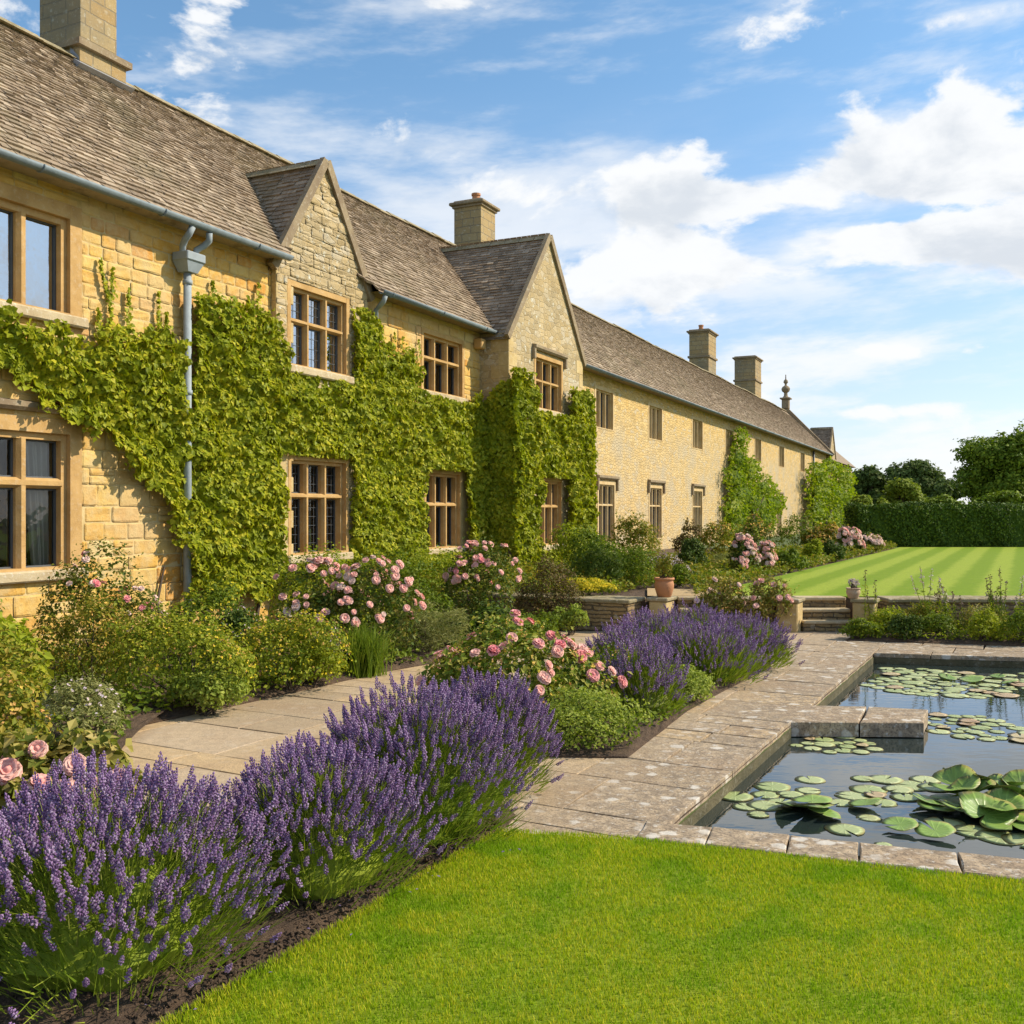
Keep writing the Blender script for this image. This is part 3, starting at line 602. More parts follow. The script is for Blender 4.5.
def window(X, Y0, Y1, z0, z1, nl=3, transom=None, sw=0.13, label=False, curtain=0, lead=False, sill=True, deep=0.14, drop=0.3, mw=0.09, seed=0, mat=None, glass=None):
    r = np.random.default_rng(int(Y0*100)+seed); fr = []
    # stone surround: jambs, head
    pr = 0.012
    fr += [box(X-.30, X+pr, Y0, Y0+sw, z0, z1), box(X-.30, X+pr, Y1-sw, Y1, z0, z1), box(X-.30, X+pr-.003, Y0+sw, Y1-sw, z1-sw, z1), box(X-.30, X+pr-.003, Y0+sw, Y1-sw, z0, z0+0.03)]
    iy0, iy1, iz0, iz1 = Y0+sw, Y1-sw, z0+.03, z1-sw
    # chamfered inner frame set back
    def bar_v(yc, w_, za, zb, x1=None):
        x1 = X-deep*.45 if x1 is None else x1
        return prism([(yc-w_*.5, za), (yc+w_*.5, za), (yc+w_*.5, zb), (yc-w_*.5, zb)], 0, X-.26, x1-.03), A([0])
    def vbar(yc, w_, za, zb, front):   # mullion with splayed sides
        P = [(X-.25, yc-w_*.5), (front-.05, yc-w_*.5), (front, yc-w_*.22), (front, yc+w_*.22), (front-.05, yc+w_*.5), (X-.25, yc+w_*.5)]
        return prism(P, 2, za, zb)
    def hbar(zc, w_, ya, yb, front):
        P = [(zc-w_*.5, X-.25), (zc-w_*.5, front-.05), (zc-w_*.22, front), (zc+w_*.22, front), (zc+w_*.5, front-.05), (zc+w_*.5, X-.25)]
        return prism(P, 1, ya, yb)
    f0 = X-deep*.35
    rim = mw*.62
    fr += [box(X-.26, f0-.012, iy0+.001, iy0+rim, iz0, iz1), box(X-.26, f0-.012, iy1-rim, iy1-.001, iz0, iz1), box(X-.26, f0-.015, iy0+rim, iy1-rim, iz1-rim, iz1-.001)]
    jy0, jy1, jz0, jz1 = iy0+rim, iy1-rim, iz0, iz1-rim
    lw = (jy1-jy0-(nl-1)*mw)/nl
    for i in range(1, nl): fr.append(vbar(jy0+i*lw+(i-.5)*mw, mw, jz0, jz1+.01, f0))
    rows = [(jz0, jz1)]
    if transom:
        zt = jz0+(jz1-jz0)*transom; fr.append(hbar(zt, mw*.95, jy0-.01, jy1+.01, f0+.004)); rows = [(jz0, zt-mw*.48), (zt+mw*.48, jz1)]
    o = mk('window', fr, mat or DRESSED, house)
    pn, cm = [], []
    for i in range(nl):
        ya = jy0+i*(lw+mw)
        for za, zb in rows:
            tx = r.uniform(-.006, .006); gx = X-deep-.04
            pn.append(([(gx+tx, ya-.02, za-.02), (gx-tx, ya+lw+.02, za-.02), (gx-tx*.5, ya+lw+.02, zb+.02), (gx+tx*.8, ya-.02, zb+.02)], np.array([[0, 1, 2, 3]])))
            cm += [box(gx-.02, gx+.025, ya+.002, ya+.022, za, zb), box(gx-.02, gx+.025, ya+lw-.022, ya+lw-.002, za, zb), box(gx-.02, gx+.022, ya+.022, ya+lw-.022, zb-.02, zb), box(gx-.02, gx+.022, ya+.022, ya+lw-.022, za, za+.02)]
            if lead:
                ncol = max(2, round(lw/.11)); nr = max(3, round((zb-za)/.15))
                for c_ in range(1, ncol): cm.append(box(gx+.006, gx+.011, ya+lw*c_/ncol-.003, ya+lw*c_/ncol+.003, za, zb))
                for c_ in range(1, nr): cm.append(box(gx+.006, gx+.0115, ya, ya+lw, za+(zb-za)*c_/nr-.003, za+(zb-za)*c_/nr+.003))
    mk('pane', pn, glass or GLASS, o); mk('casement', cm, CAME, o)
    bx = X-1.3
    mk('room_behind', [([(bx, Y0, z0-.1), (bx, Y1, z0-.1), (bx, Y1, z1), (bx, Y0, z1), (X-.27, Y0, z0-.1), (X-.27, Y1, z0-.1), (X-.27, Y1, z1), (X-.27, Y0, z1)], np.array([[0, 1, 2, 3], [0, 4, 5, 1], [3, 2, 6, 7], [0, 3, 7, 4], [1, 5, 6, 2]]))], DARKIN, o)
    if curtain:
        def cur(ya, yb, flare, name='curtain'):
            n = 40; V, Fs = [], []
            for k_, zz in enumerate(np.linspace(z0+.02, z1-.05, 10)):
                tt = k_/9
                for i in range(n+1):
                    s_ = i/n; yy = ya+(yb-ya)*(s_*(1-flare*(1-tt)*.4)); V.append((X-.30-.03*math.sin(s_*38+k_*.1)-.02*math.sin(s_*13+1), yy, zz))
            for k_ in range(9):
                for i in range(n): b = k_*(n+1)+i; Fs.append([b, b+1, b+n+2, b+n+1])
            mk(name, [(V, Fs)], CURT, o, True)
        if curtain == 1: cur(Y1-sw-.01, Y1-sw-.42, .9); cur(Y0+sw, Y0+sw+.4, .9)
        if curtain == 2: cur(Y0+.02, Y1-.02, 0)
    if curtain == 3:
        pass
    if sill:
        mk('sill', [bbox(X-.2, X+.09, Y0-.06, Y1+.05, z0-.13, z0+.002, .02)], SILLST, o)
    if label:
        m_ = []
        a0, a1 = Y0-.10, Y1+.10; zt = z1+.06
        m_ += [prism([(zt, X-.02), (zt, X+.07), (zt+.04, X+.11), (zt+.10, X+.11), (zt+.13, X-.02)][::-1], 1, a0, a1)]
        if drop: m_ += [bbox(X-.02, X+.085, a0-.03, a0+.06, zt-drop, zt+.02, .012), bbox(X-.02, X+.085, a1-.06, a1+.03, zt-drop, zt+.02, .012)]
        mk('hood_mould', m_, LABEL, o)
    return (Y0, Y1, z0, z1)
XW, XG, XB = -10.0, -9.9, -9.3
hm, hg, hb = [], [], []       # holes: main wall, first gable, bay
# two big windows at the left
hm.append(window(XW, 6.55, 8.68, 4.06, 5.40, 3, None, sw=.17, curtain=2, deep=.12, mw=.13, glass=GLASSU))
hm.append(window(XW, 6.55, 8.68, 1.02, 2.80, 3, .66, sw=.17, label=True, drop=0, curtain=1, deep=.12, mw=.13))
def wspec(ua, va, ub, vb, X):
    ya, zt = HW(ua, va, X); yb, zb = HW(ub, vb, X); return ya, yb, zb, zt
y0, y1, zb, zt = wspec(288, 280, 349, 376, XG)
hg.append(window(XG, y0-.03, y1, zb-.02, zt+.02, 3, .60, sw=.09, lead=True, deep=.12, mw=.085, glass=GLASSU))
y0, y1, zb, zt = wspec(290, 456, 348, 552, XG)
hg.append(window(XG, y0-.05, y1, zb, zt+.02, 3, .64, sw=.07, lead=True, deep=.16, mw=.09))
y0, y1, zb, zt = wspec(421, 327, 464, 399, XW)
hm.append(window(XW, y0, y1, zb, zt, 3, .62, sw=.09, deep=.15))
y0, y1, zb, zt = wspec(424, 469, 461, 547, XW)
hm.append(window(XW, y0, y1, zb, zt, 3, .60, sw=.07, deep=.15))
y0, y1, zb, zt = wspec(534, 352, 562.5, 414, XB)
hb.append(window(XB, y0, y1, zb, zt, 3, .58, sw=.09, label=True, drop=.22, deep=.15))
y0, y1, zb, zt = wspec(538, 477, 562, 544, XB)
hb.append(window(XB, y0, y1, zb, zt, 3, .62, sw=.08, deep=.15))
for uc in (604.5, 655.5, 697.5, 729.5, 758, 781.5, 802.5):
    yc = HW(uc, 500, XW)[0]
    hm.append(window(XW, yc-.80, yc+.80, 4.08, 5.28, 3, None, sw=.10, sill=False, deep=.13, curtain=(2 if uc in (604.5, 655.5, 697.5) else 0), mw=.07, mat=PALEF))
for uc in (606.5, 655.5, 697.5, 728.5, 758, 779, 804):
    yc = HW(uc, 500, XW)[0]
    hm.append(window(XW, yc-.74, yc+.74, .80, 2.58, 3, .66, sw=.09, sill=False, label=True, drop=.32, deep=.10, mw=.07, mat=PALEF))
yq = HW(829, 440, XW)[0]
# walls
ZE = 5.62
def blocks(X, Y0, Y1, z0, z1, holes, seed, rh=(.16, .27), bw=(.22, .52), keep=None, rel=.42):
    """coursed rubble: every stone a pillowed block just proud of the mortar"""
    r_ = np.random.default_rng(seed); V, Q = [], []; z = z0; nb = 0
    while z < z1-.02:
        h_ = min(r_.uniform(*rh)*(1 if z < 3.4 else .78), z1-z); y = Y0-r_.uniform(0, .3)
        spans = [(Y0, Y1)]
        while y < Y1:
            w_ = r_.uniform(*bw); a_, b_ = max(y, Y0), min(y+w_, Y1); y += w_
            sub = [(a_, b_, z, z+h_)]
            for H in holes:
                nx = []
                for (p, q, s_, t_) in sub:
                    if q <= H[0] or p >= H[1] or t_ <= H[2] or s_ >= H[3]: nx.append((p, q, s_, t_)); continue
                    if p < H[0]: nx.append((p, H[0], s_, t_))
                    if q > H[1]: nx.append((H[1], q, s_, t_))
                    if s_ < H[2]: nx.append((max(p, H[0]), min(q, H[1]), s_, H[2]))
                    if t_ > H[3]: nx.append((max(p, H[0]), min(q, H[1]), H[3], t_))
                sub = nx
            for (p, q, s_, t_) in sub:
                if q-p < .05 or t_-s_ < .04: continue
                if keep and not keep((p+q)/2, t_): continue
                g = .0045; n = 6; ps = []
                if r_.random() < .22 and t_-s_ > .19 and q-p > .2: cells = [(p, q, s_, (s_+t_)/2+r_.uniform(-.02, .02)), None]; cells[1] = (p, q, cells[0][3], t_)
                else: cells = [(p, q, s_, t_)]
                for (p_, q_, s1, t1) in cells:
                    u_ = np.array([0, .12, .5, .88, 1]); jj = r_.uniform(-.006, .006, (5, 5, 2)); pr = r_.uniform(-.006, .012)
                    yy = p_+g+(q_-p_-2*g)*u_; zz = s1+g+(t1-s1-2*g)*u_; tb = len(V)
                    ex = min(.022, (q_-p_)*.2, (t1-s1)*.2)
                    for i in range(5):
                        for j in range(5):
                            e = (i in (0, 4))+(j in (0, 4)); ed = -.020 if e == 1 else (-.026 if e == 2 else 0)
                            ed *= rel
                            yv = yy[i]; zv = zz[j]
                            if i == 1: yv = yy[0]+ex
                            if i == 3: yv = yy[4]-ex
                            if j == 1: zv = zz[0]+ex
                            if j == 3: zv = zz[4]-ex
                            if e == 2: yv += (.012 if i == 0 else -.012)*r_.uniform(.2, 1); zv += (.012 if j == 0 else -.012)*r_.uniform(.2, 1)
                            V.append((X+.004+pr+ed+(r_.uniform(-.006, .006) if e == 0 else 0), yv+jj[i, j, 0]*(e > 0)*.6, zv+jj[i, j, 1]*(e > 0)*.6))
                    for i in range(4):
                        for j in range(4): b0 = tb+i*5+j; Q.append((b0, b0+5, b0+6, b0+1))
        z += h_
    return (A(V), np.array(Q))
HN = [h for h in hm if h[1] < 12.3]
HN2 = [(h[0]-.20, h[1]+.20, h[2]-.16, h[3]+.10) for h in HN]
mk('wall', [wallgrid(XW-.006, 2, 12.36, -.2, ZE, HN), blocks(XW, 5.6, 12.34, -.1, ZE-.02, HN, 8)+(1,)], [MORTAR, BLOCK], house)
HF = [h for h in hm if h[0] > 12.3]
mk('wall', [wallgrid(XW-.004, 14.7, 19.6, -.2, ZE, [h for h in HF if h[0] < 19])[:2]+(0,), blocks(XW+.004, 14.75, 19.3, 2.8, ZE-.02, HF, 9)+(1,)], [MORTAR, BLOCK], house)
mk('wall', [wallgrid(XW, 19.6, 70, -.2, ZE, [h for h in HF if h[0] > 19])], RUBBLE, house)
mk('end_wall', [prism([(-15.4, -.2), (XW-.002, -.2), (XW-.002, ZE), (-12.72, 8.62), (-15.4, ZE)][::1], 1, 2.002, 2.3)] if False else [box(-15.4, XW-.001, 2.0, 2.3, -.2, ZE)], ASHLAR, house)
mk('wall', [wallgrid(XW-.02, 70, 84, -.2, 5.3, []), box(-14, XW-.021, 83.7, 84, -.2, 5.3)], RUBBLE, house)
mk('back_wall', [box(-15.5, -15.4, 2, 84, -.2, 5.6)], RUBBLE, house)
def gable(X, Y0, Y1, ze, za, holes, mat, lowmat):
    w1 = wallgrid(X, Y0, Y1, -.2, ze, holes)
    tri = ([(X, Y0, ze), (X, Y1, ze), (X, (Y0+Y1)/2, za)], np.array([[0, 1, 2]]))
    zc = max(h[3] for h in holes)+.02 if holes else ze
    return w1, tri
# first gable: flush wall, slightly proud
G1 = (HW(276, 250, XG)[0], HW(367, 280, XG)[0], 5.60, HW(322, 164, XG)[1])
w1, tri = gable(XG, *G1, hg, None, None)
def tk(G_):
    return lambda y, z: z < G_[2]+(G_[3]-G_[2])*(1-abs(y-(G_[0]+G_[1])/2)/((G_[1]-G_[0])/2))-.05
mk('gable', [blocks(XG+.012, G1[0], G1[1], 3.7, G1[3], hg, 12, (.12, .22), (.2, .5), tk(G1), .35)+(1,), w1, tri, (A([(XG, G1[0], -.2), (XG, G1[0], 5.6), (XW-.1, G1[0], 5.6), (XW-.1, G1[0], -.2), (XG, G1[1], -.2), (XG, G1[1], 5.6), (XW-.1, G1[1], 5.6), (XW-.1, G1[1], -.2)]), np.array([[0, 1, 2, 3], [7, 6, 5, 4]]))], [GABLE, GABLE], house)
B1 = (HW(508.5, 330, XB)[0], HW(582.5, 358, XB)[0], 5.56, HW(547, 238, XB)[1])
w1, tri = gable(XB, *B1, hb, None, None)
mk('gable', [w1, tri, (A([(XB, B1[0], -.2), (XB, B1[0], 5.56), (XW-.1, B1[0], 5.56), (XW-.1, B1[0], -.2), (XB, B1[1], -.2), (XB, B1[1], 5.56), (XW-.1, B1[1], 5.56), (XW-.1, B1[1], -.2)]), np.array([[0, 1, 2, 3], [7, 6, 5, 4]]))], GABLE, house)
# ------------------------------------------------------------------ roofs
XE, ZEE, XR, ZR = -9.66, 5.60, -12.72, 8.68
GAB = [  # X front, Y0, Y1, eave z, apex z
    (XG, G1[0], G1[1], 5.56, G1[3]+.05), (XB, B1[0], B1[1], 5.52, B1[3]+.05), (-9.9, 70.4, 73.8, 5.35, 7.55)]
def roofz(X): return ZEE+(XE-X)*(ZR-ZEE)/(XE-XR)
def ghide(C):
    """is a main roof tile inside one of the cross gables"""
    m = np.zeros(len(C), bool)
    for X, a_, b_, ze, za in GAB:
        yc = (a_+b_)/2; zz = za-(za-ze)*np.abs(C[:, 1]-yc)/((b_-a_)/2); m |= (C[:, 2] < zz-.10) & (C[:, 1] > a_-.0) & (C[:, 1] < b_+.0) & (C[:, 0] < X+.3)
    return m
def tiles(o0, al, up, L, S, c_lo, c_hi, rng, keep=None, wmin=.14, wmax=.32, lift=.026):
    """courses of slates: o0 eave corner, al unit along, up unit up slope"""
    o0, al, up = A(o0), A(al), A(up); nr = np.cross(al, up); nr = nr/np.linalg.norm(nr); nr = nr if nr[2] > 0 else -nr
    s = 0.0; P0, WW, SS, CC = [], [], [], []
    while s < S:
        c = c_lo+(c_hi-c_lo)*s/S; k = int(L/((wmin+wmax)/2)*1.2)+4; w_ = rng.uniform(wmin, wmax, k)*(0.75+.5*(1-s/S)) ; x = np.cumsum(w_)-w_-rng.uniform(0, .2)
        ok = x < L; x = x[ok]; w_ = w_[ok]; w_ = w_+np.minimum(x, 0); x = np.maximum(x, 0); ok = w_ > .02; x = x[ok]; w_ = w_[ok]; w_ = np.minimum(w_, L-x); P0.append(x); WW.append(w_); SS.append(np.full(len(x), s)); CC.append(np.full(len(x), c)); s += c
    x = np.concatenate(P0); w_ = np.concatenate(WW); s = np.concatenate(SS); c = np.concatenate(CC); n = len(x)
    ctr = o0+al*(x+w_/2)[:, None]+up*(s+c/2)[:, None]
    if keep is not None: k = keep(ctr); x, w_, s, c = x[k], w_[k], s[k], c[k]; n = len(x)
    j = rng.uniform(-.014, .014, n); lf = lift+rng.uniform(-.008, .012, n); g = .004; lf2 = lf+rng.uniform(-.004, .004, n)
    def pt(xx, ss, hh): return o0+al*xx[:, None]+up*ss[:, None]+nr*hh[:, None]
    z = np.zeros(n)
    V = np.stack([pt(x+g, s+j, lf), pt(x+w_-g, s+j+rng.uniform(-.006, .006, n), lf2), pt(x+w_-g, s+c+.03, z+.004), pt(x+g, s+c+.03, z+.004), pt(x+g, s+j, z-.01), pt(x+w_-g, s+j, z-.01)], 1)
    f = np.array([[0, 1, 2, 3], [4, 5, 1, 0]]); f3 = np.array([[4, 0, 3], [1, 5, 2]])
    if np.cross(al, up)@nr < 0: f = f[:, ::-1]; f3 = f3[:, ::-1]
    off = (np.arange(n)*6)[:, None, None]
    return [(V.reshape(-1, 3), list(map(list, (f[None]+off).reshape(-1, 4)))+list(map(list, (f3[None]+off).reshape(-1, 3))))]
def fast(parts):   # split quads / tris so that mk() stays vectorised
    res = []
    for V, Fs in parts:
        q = np.array([f for f in Fs if len(f) == 4]); t_ = np.array([f for f in Fs if len(f) == 3])
        res.append((V, q));
        if len(t_): res.append((V, t_))
    return res
r = np.random.default_rng(11)
sl_ = math.hypot(XE-XR, ZR-ZEE); upv = ((XR-XE)/sl_, 0, (ZR-ZEE)/sl_)
CH1 = (-13.6, -12.50, 10.84, 11.76)
def keepmain(C): return ~ghide(C) & ~((C[:, 1] > 70.1)) & ~((C[:, 1] > 10.9) & (C[:, 1] < 11.7) & (C[:, 0] < -12.6))
main = mk('roof', fast(tiles((XE, 2, ZEE), (0, 1, 0), upv, 68.1, sl_, .130, .075, r, keepmain, .08, .19, .028)), TILE, house)
deck = []
segs = [(2, G1[0]), (G1[1], B1[0]), (B1[1], 70.1)]
for a_, b_ in segs: deck.append(([(XE+.02, a_, ZEE-.03), (XE+.02, b_, ZEE-.03), (XR, b_, ZR-.01), (XR, a_, ZR-.01)], np.array([[0, 1, 2, 3]])))
for a_, b_ in ((G1[0], G1[1]), (B1[0], B1[1])): deck.append(([(-10.1, a_, roofz(-10.1)-.02), (-10.1, b_, roofz(-10.1)-.02), (XR, b_, ZR-.01), (XR, a_, ZR-.01)], np.array([[0, 1, 2, 3]])))
deck.append(([(XR, 2, ZR-.01), (XR, 70.1, ZR-.01), (-15.8, 70.1, ZEE-.02), (-15.8, 2, ZEE-.02)], np.array([[0, 1, 2, 3]])))
for a_, b_ in segs: deck.append(([(XE+.02, a_, ZEE-.032), (XW-.05, a_, ZEE-.03), (XW-.05, b_, ZEE-.03), (XE+.02, b_, ZEE-.032)], np.array([[0, 1, 2, 3]])))
mk('roof_deck', deck, TILE, house)
rc = []
yy = 2.0
while yy < 70:
    w_ = r.uniform(.38, .5); j = r.uniform(-.015, .015)+.02*math.sin(yy*.9)
    rc.append(prism([(ZR-.06+j, XR+.17), (ZR+.055+j, XR+.03), (ZR+.055+j, XR-.03), (ZR-.06+j, XR-.17)], 1, yy+.004, yy+w_-.004)); yy += w_
mk('ridge', rc, CAPST, house)
def cross_roof(X, Y0, Y1, ze, za, seed, back):
    """gabled cross roof running back from the front plane X into the main roof"""
    rr = np.random.default_rng(seed); yc = (Y0+Y1)/2; hw = (Y1-Y0)/2+.07; sl = math.hypot(hw, (za-ze)*hw/((Y1-Y0)/2)); dz = (za-ze)*hw/((Y1-Y0)/2)
    def keep(C): return C[:, 2] > np.where(C[:, 0] < XE, roofz(C[:, 0]), -9)-.06
    Lb = X+.05-back
    pa = tiles((X+.01, yc-hw, za-dz), (-1, 0, 0), (0, hw/sl, dz/sl), Lb, sl, .12, .085, rr, keep, .12, .26)
    pb = tiles((X+.01, yc+hw, za-dz), (-1, 0, 0), (0, -hw/sl, dz/sl), Lb, sl, .12, .085, rr, keep, .12, .26)
    dk = [([(X+.04, yc-hw, za-dz-.03), (back, yc-hw, za-dz-.03), (back, yc, za-.02), (X+.04, yc, za-.02), (X+.04, yc+hw, za-dz-.03), (back, yc+hw, za-dz-.03)], np.array([[0, 3, 2, 1], [4, 5, 2, 3]]))]
    o = mk('gable_roof', fast(pa)+fast(pb)+dk, TILE, house)
    # verge stones up the gable and ridge stones
    vg = []
    for sgn in (-1, 1):
        p0 = A([yc+sgn*(hw+.015), za-dz-.015]); p1 = A([yc, za+.0]); dn = (p1-p0)/np.linalg.norm(p1-p0); no = A([-dn[1], dn[0]])*(-sgn)
        if no[1] < 0: no = -no
        P = [p0-no*.05, p1-no*.05, p1+no*.10, p0+no*.10]
        vg.append(prism([tuple(q) for q in P], 0, X-.03, X+.065))
    mk('verge', vg, LABEL, o)
    rs = []; xx = X+.05
    while xx > back: rs.append(prism([(yc-.13, za-.07), (yc-.03, za+.045), (yc+.03, za+.045), (yc+.13, za-.07)], 0, xx-.38, xx-.005)); xx -= .385
    mk('ridge', rs, CAPST, o)
cross_roof(*GAB[0], 21, -11.6); cross_roof(*GAB[1], 22, -12.3)
# far wing beyond the parapet
mk('wing_roof', [([(-9.7, 70.2, 5.25), (-9.7, 84.2, 5.25), (-11.3, 83, 6.75), (-11.3, 70.2, 6.75), (-13, 84, 5.25), (-13, 70.2, 5.25)], np.array([[0, 1, 2, 3], [3, 2, 4, 5]])), ([(-9.7, 84.2, 5.25), (-13, 84, 5.25), (-11.3, 83, 6.75)], np.array([[0, 1, 2]]))], TILE, house)
cross_roof(*GAB[2], 23, -11.3)
hq = [window(-9.9, 71.45, 72.75, 4.3, 5.5, 2, None, sw=.1, sill=False)]
w1, tri = gable(-9.9, 70.4, 73.8, 5.35, 7.5, hq, None, None); mk('gable', [w1, tri], GABLE, house)
# parapet gable with finial
pp = []
p0, p1 = A([ZEE-.1, -9.62]), A([ZR+.1, XR])
for q0, q1 in ((p0, p1), (p1, A([ZEE-.1, 2*XR+9.62]))):
    dn = (q1-q0)/np.linalg.norm(q1-q0); no = A([dn[1], -dn[0]]); no = no if no[0] > 0 else -no
    P = [q0-no*.1, q1-no*.1, q1+no*.18, q0+no*.18]; pp.append(prism([tuple(k_) for k_ in P], 1, 70.05, 70.38))
pp.append(prism([(ZEE-.2, -9.62), (ZR, XR), (ZEE-.2, 2*XR+9.62)], 1, 70.08, 70.35)); 
par = mk('parapet_gable', pp, LABEL, house)
zf = ZR+.25
mk('finial', [bbox(XR-.24, XR+.24, 69.96, 70.44, zf-.1, zf+.55, .03), bbox(XR-.36, XR+.36, 69.85, 70.58, zf+.55, zf+.66, .03), lathe([(0, zf+.66), (.24, zf+.66), (.13, zf+.80), (.12, zf+1.0), (.26, zf+1.12), (.30, zf+1.28), (.22, zf+1.42), (.09, zf+1.5), (.07, zf+1.62), (.16, zf+1.72), (.14, zf+1.84), (.04, zf+1.95), (.03, zf+2.25), (0, zf+2.28)], 16, (XR, 70.2, 0))], LABEL, house)
# chimneys
def chimney(x0, x1, y0, y1, zb, zband, ztop, pots, flash=False, cap=True, inset=.0):
    ps = [box(x0, x1, y0, y1, zb, zband)]
    o = mk('chimney', ps+[box(x0+inset, x1-inset, y0+inset, y1-inset, zband+.1, ztop)], CHIM, house)
    k = []
    mk('string_course', [prism([(x0-.07, y0-.07), (x1+.07, y0-.07), (x1+.07, y1+.07), (x0-.07, y1+.07)], 2, zband, zband+.10)], LABEL, o)
    if cap: k += [bbox(x0-.05, x1+.05, y0-.05, y1+.05, ztop, ztop+.07, .01), bbox(x0-.12, x1+.12, y0-.12, y1+.12, ztop+.07, ztop+.16, .02), bbox(x0-.02, x1+.02, y0-.02, y1+.02, ztop+.16, ztop+.22, .02)]
    mk('capping', k, LABEL, o)
    for (px_, py_) in pots: mk('chimney_pot', [lathe([(0, ztop+.2), (.13, ztop+.2), (.11, ztop+.45), (.135, ztop+.46), (.135, ztop+.52), (.09, ztop+.52), (.08, ztop+.3)], 14, (px_, py_, 0))], POTM, o)
    if flash:
        zc = roofz(x1)
        mk('flashing', [prism([(roofz(x1)+.0, x1+.16), (roofz(x1)+.10, x1+.004), (roofz(x1)-.1, x1+.0)], 1, y0-.12, y1+.04), ([(x1, y0-.01, roofz(x1)+.16), (XR, y0-.01, ZR+.16), (XR, y0-.01, ZR), (x1, y0-.01, roofz(x1))], np.array([[0, 1, 2, 3]]))], FLASH, o)
    return o
chimney(-13.62, -12.52, 10.84, 11.74, 7.6, 8.82, 12.4, [], True, inset=.10)
chimney(-13.95, -13.08, 25.2, 26.1, 7.6, 7.8, 10.45, [(-13.5, 25.7)], inset=0)
chimney(-13.75, -12.75, 49.4, 50.9, 7.9, 9.50, 10.72, [(-13.3, 50)], inset=.0)
chimney(-13.95, -12.70, 60.2, 61.9, 7.9, 9.6, 10.9, [], inset=.0)
# gutters and pipes
def gutter(y0, y1):
    n = 8; V, Fs = [], []; ang = np.linspace(math.pi, 2*math.pi, n+1)
    for yv in (y0, y1):
        for rr in (.070, .060):
            for a_ in ang: V.append((XE+.045+rr*math.cos(a_), yv, ZEE-.005+rr*math.sin(a_)))
    m = n+1
    for i in range(n): Fs += [[i, i+1, 2*m+i+1, 2*m+i], [m+i+1, m+i, 3*m+i, 3*m+i+1], [i+1, i, m+i, m+i+1], [2*m+i, 2*m+i+1, 3*m+i+1, 3*m+i]]
    Fs += [[0, 2*m, 3*m, m], [n, m+n, 3*m+n, 2*m+n]]
    ps = [(V, Fs)]; y = y0+.3
    while y < y1:   # union collars
        ps.append(tube([(XE+.045+.076*math.cos(a_), y, ZEE-.005+.076*math.sin(a_)) for a_ in np.linspace(math.pi, 2*math.pi, 9)], .012, 6)); y += 1.83
    return mk('gutter', ps, LEAD, house, True)
gutter(2, G1[0]-.02); gutter(G1[1]+.03, B1[0]+.02); gutter(B1[1]+.03, 70)
dy, dz_ = HW(188, 240, -9.86)
zc = 5.60
dp = mk('downpipe', [tube([(-9.87, dy, 4.98), (-9.87, dy, .02)], .055, 12)]+[tube([(-9.87, dy, z_), (-9.87, dy, z_+.06)], .068, 12) for z_ in (4.80, 3.3, 1.6)], LEADPIPE, house, True)
mk('hopper', [(A([[-9.95, dy-.09, 4.96], [-9.77, dy-.09, 4.96], [-9.77, dy+.09, 4.96], [-9.95, dy+.09, 4.96], [-9.98, dy-.16, 5.10], [-9.72, dy-.16, 5.10], [-9.72, dy+.16, 5.10], [-9.98, dy+.16, 5.10]]), BOXF), bbox(-9.98, -9.70, dy-.175, dy+.175, 5.10, 5.22, .012)], LEADPIPE, dp)
mk('branch_pipe', [tube([(-9.63, dy+s_*.16, 5.52), (-9.66, dy+s_*.19, 5.42), (-9.74, dy+s_*.18, 5.36), (-9.83, dy+s_*.13, 5.30), (-9.85, dy+s_*.11, 5.2)], .045, 10) for s_ in (-1, 1)], LEADPIPE, dp, True)
y2 = G1[1]+.16
mk('downpipe', [tube([(-9.62, y2, 5.52), (-9.66, y2, 5.42), (-9.82, y2+.1, 5.36), (-9.9, y2+.12, 5.30), (-9.9, y2+.12, 3.0)], .045, 10)], LEADPIPE, house, True)
mk('hopper', [bbox(-9.98, -9.78, B1[0]-.32, B1[0]-.12, 5.2, 5.42, .02)], DRESSED, house)
y3 = HW(812, 500, XW)[0]
mk('downpipe', [tube([(-9.9, y3, 5.5), (-9.9, y3, .4)], .07, 8)], CAME, house, True)
# quoins at the corners of the gable and the bay
def quoins(X, Y, sgn, z0, z1, seed, ret):
    rr = np.random.default_rng(seed); z = z0; ps = []; k = 0
    while z < z1-.1:
        h_ = rr.uniform(.24, .34); h_ = min(h_, z1-z); l_ = .42 if k % 2 else .24; l2 = .24 if k % 2 else .42
        a_, b_ = (Y-.006, Y+l_) if sgn > 0 else (Y-l_, Y+.006)
        ps.append(bbox(X-min(l2, ret), X+.008, a_, b_, z+.004, z+h_-.004, .007)); z += h_; k += 1
    return ps
mk('quoin', quoins(XB, B1[0], 1, 0, 5.5, 3, .6), QUOIN, house); mk('quoin', quoins(XB, B1[1], -1, 0, 5.5, 4, .6), QUOIN, house)
mk('quoin', quoins(XG, G1[0], 1, 0, 5.56, 5, .09), QUOIN, house)
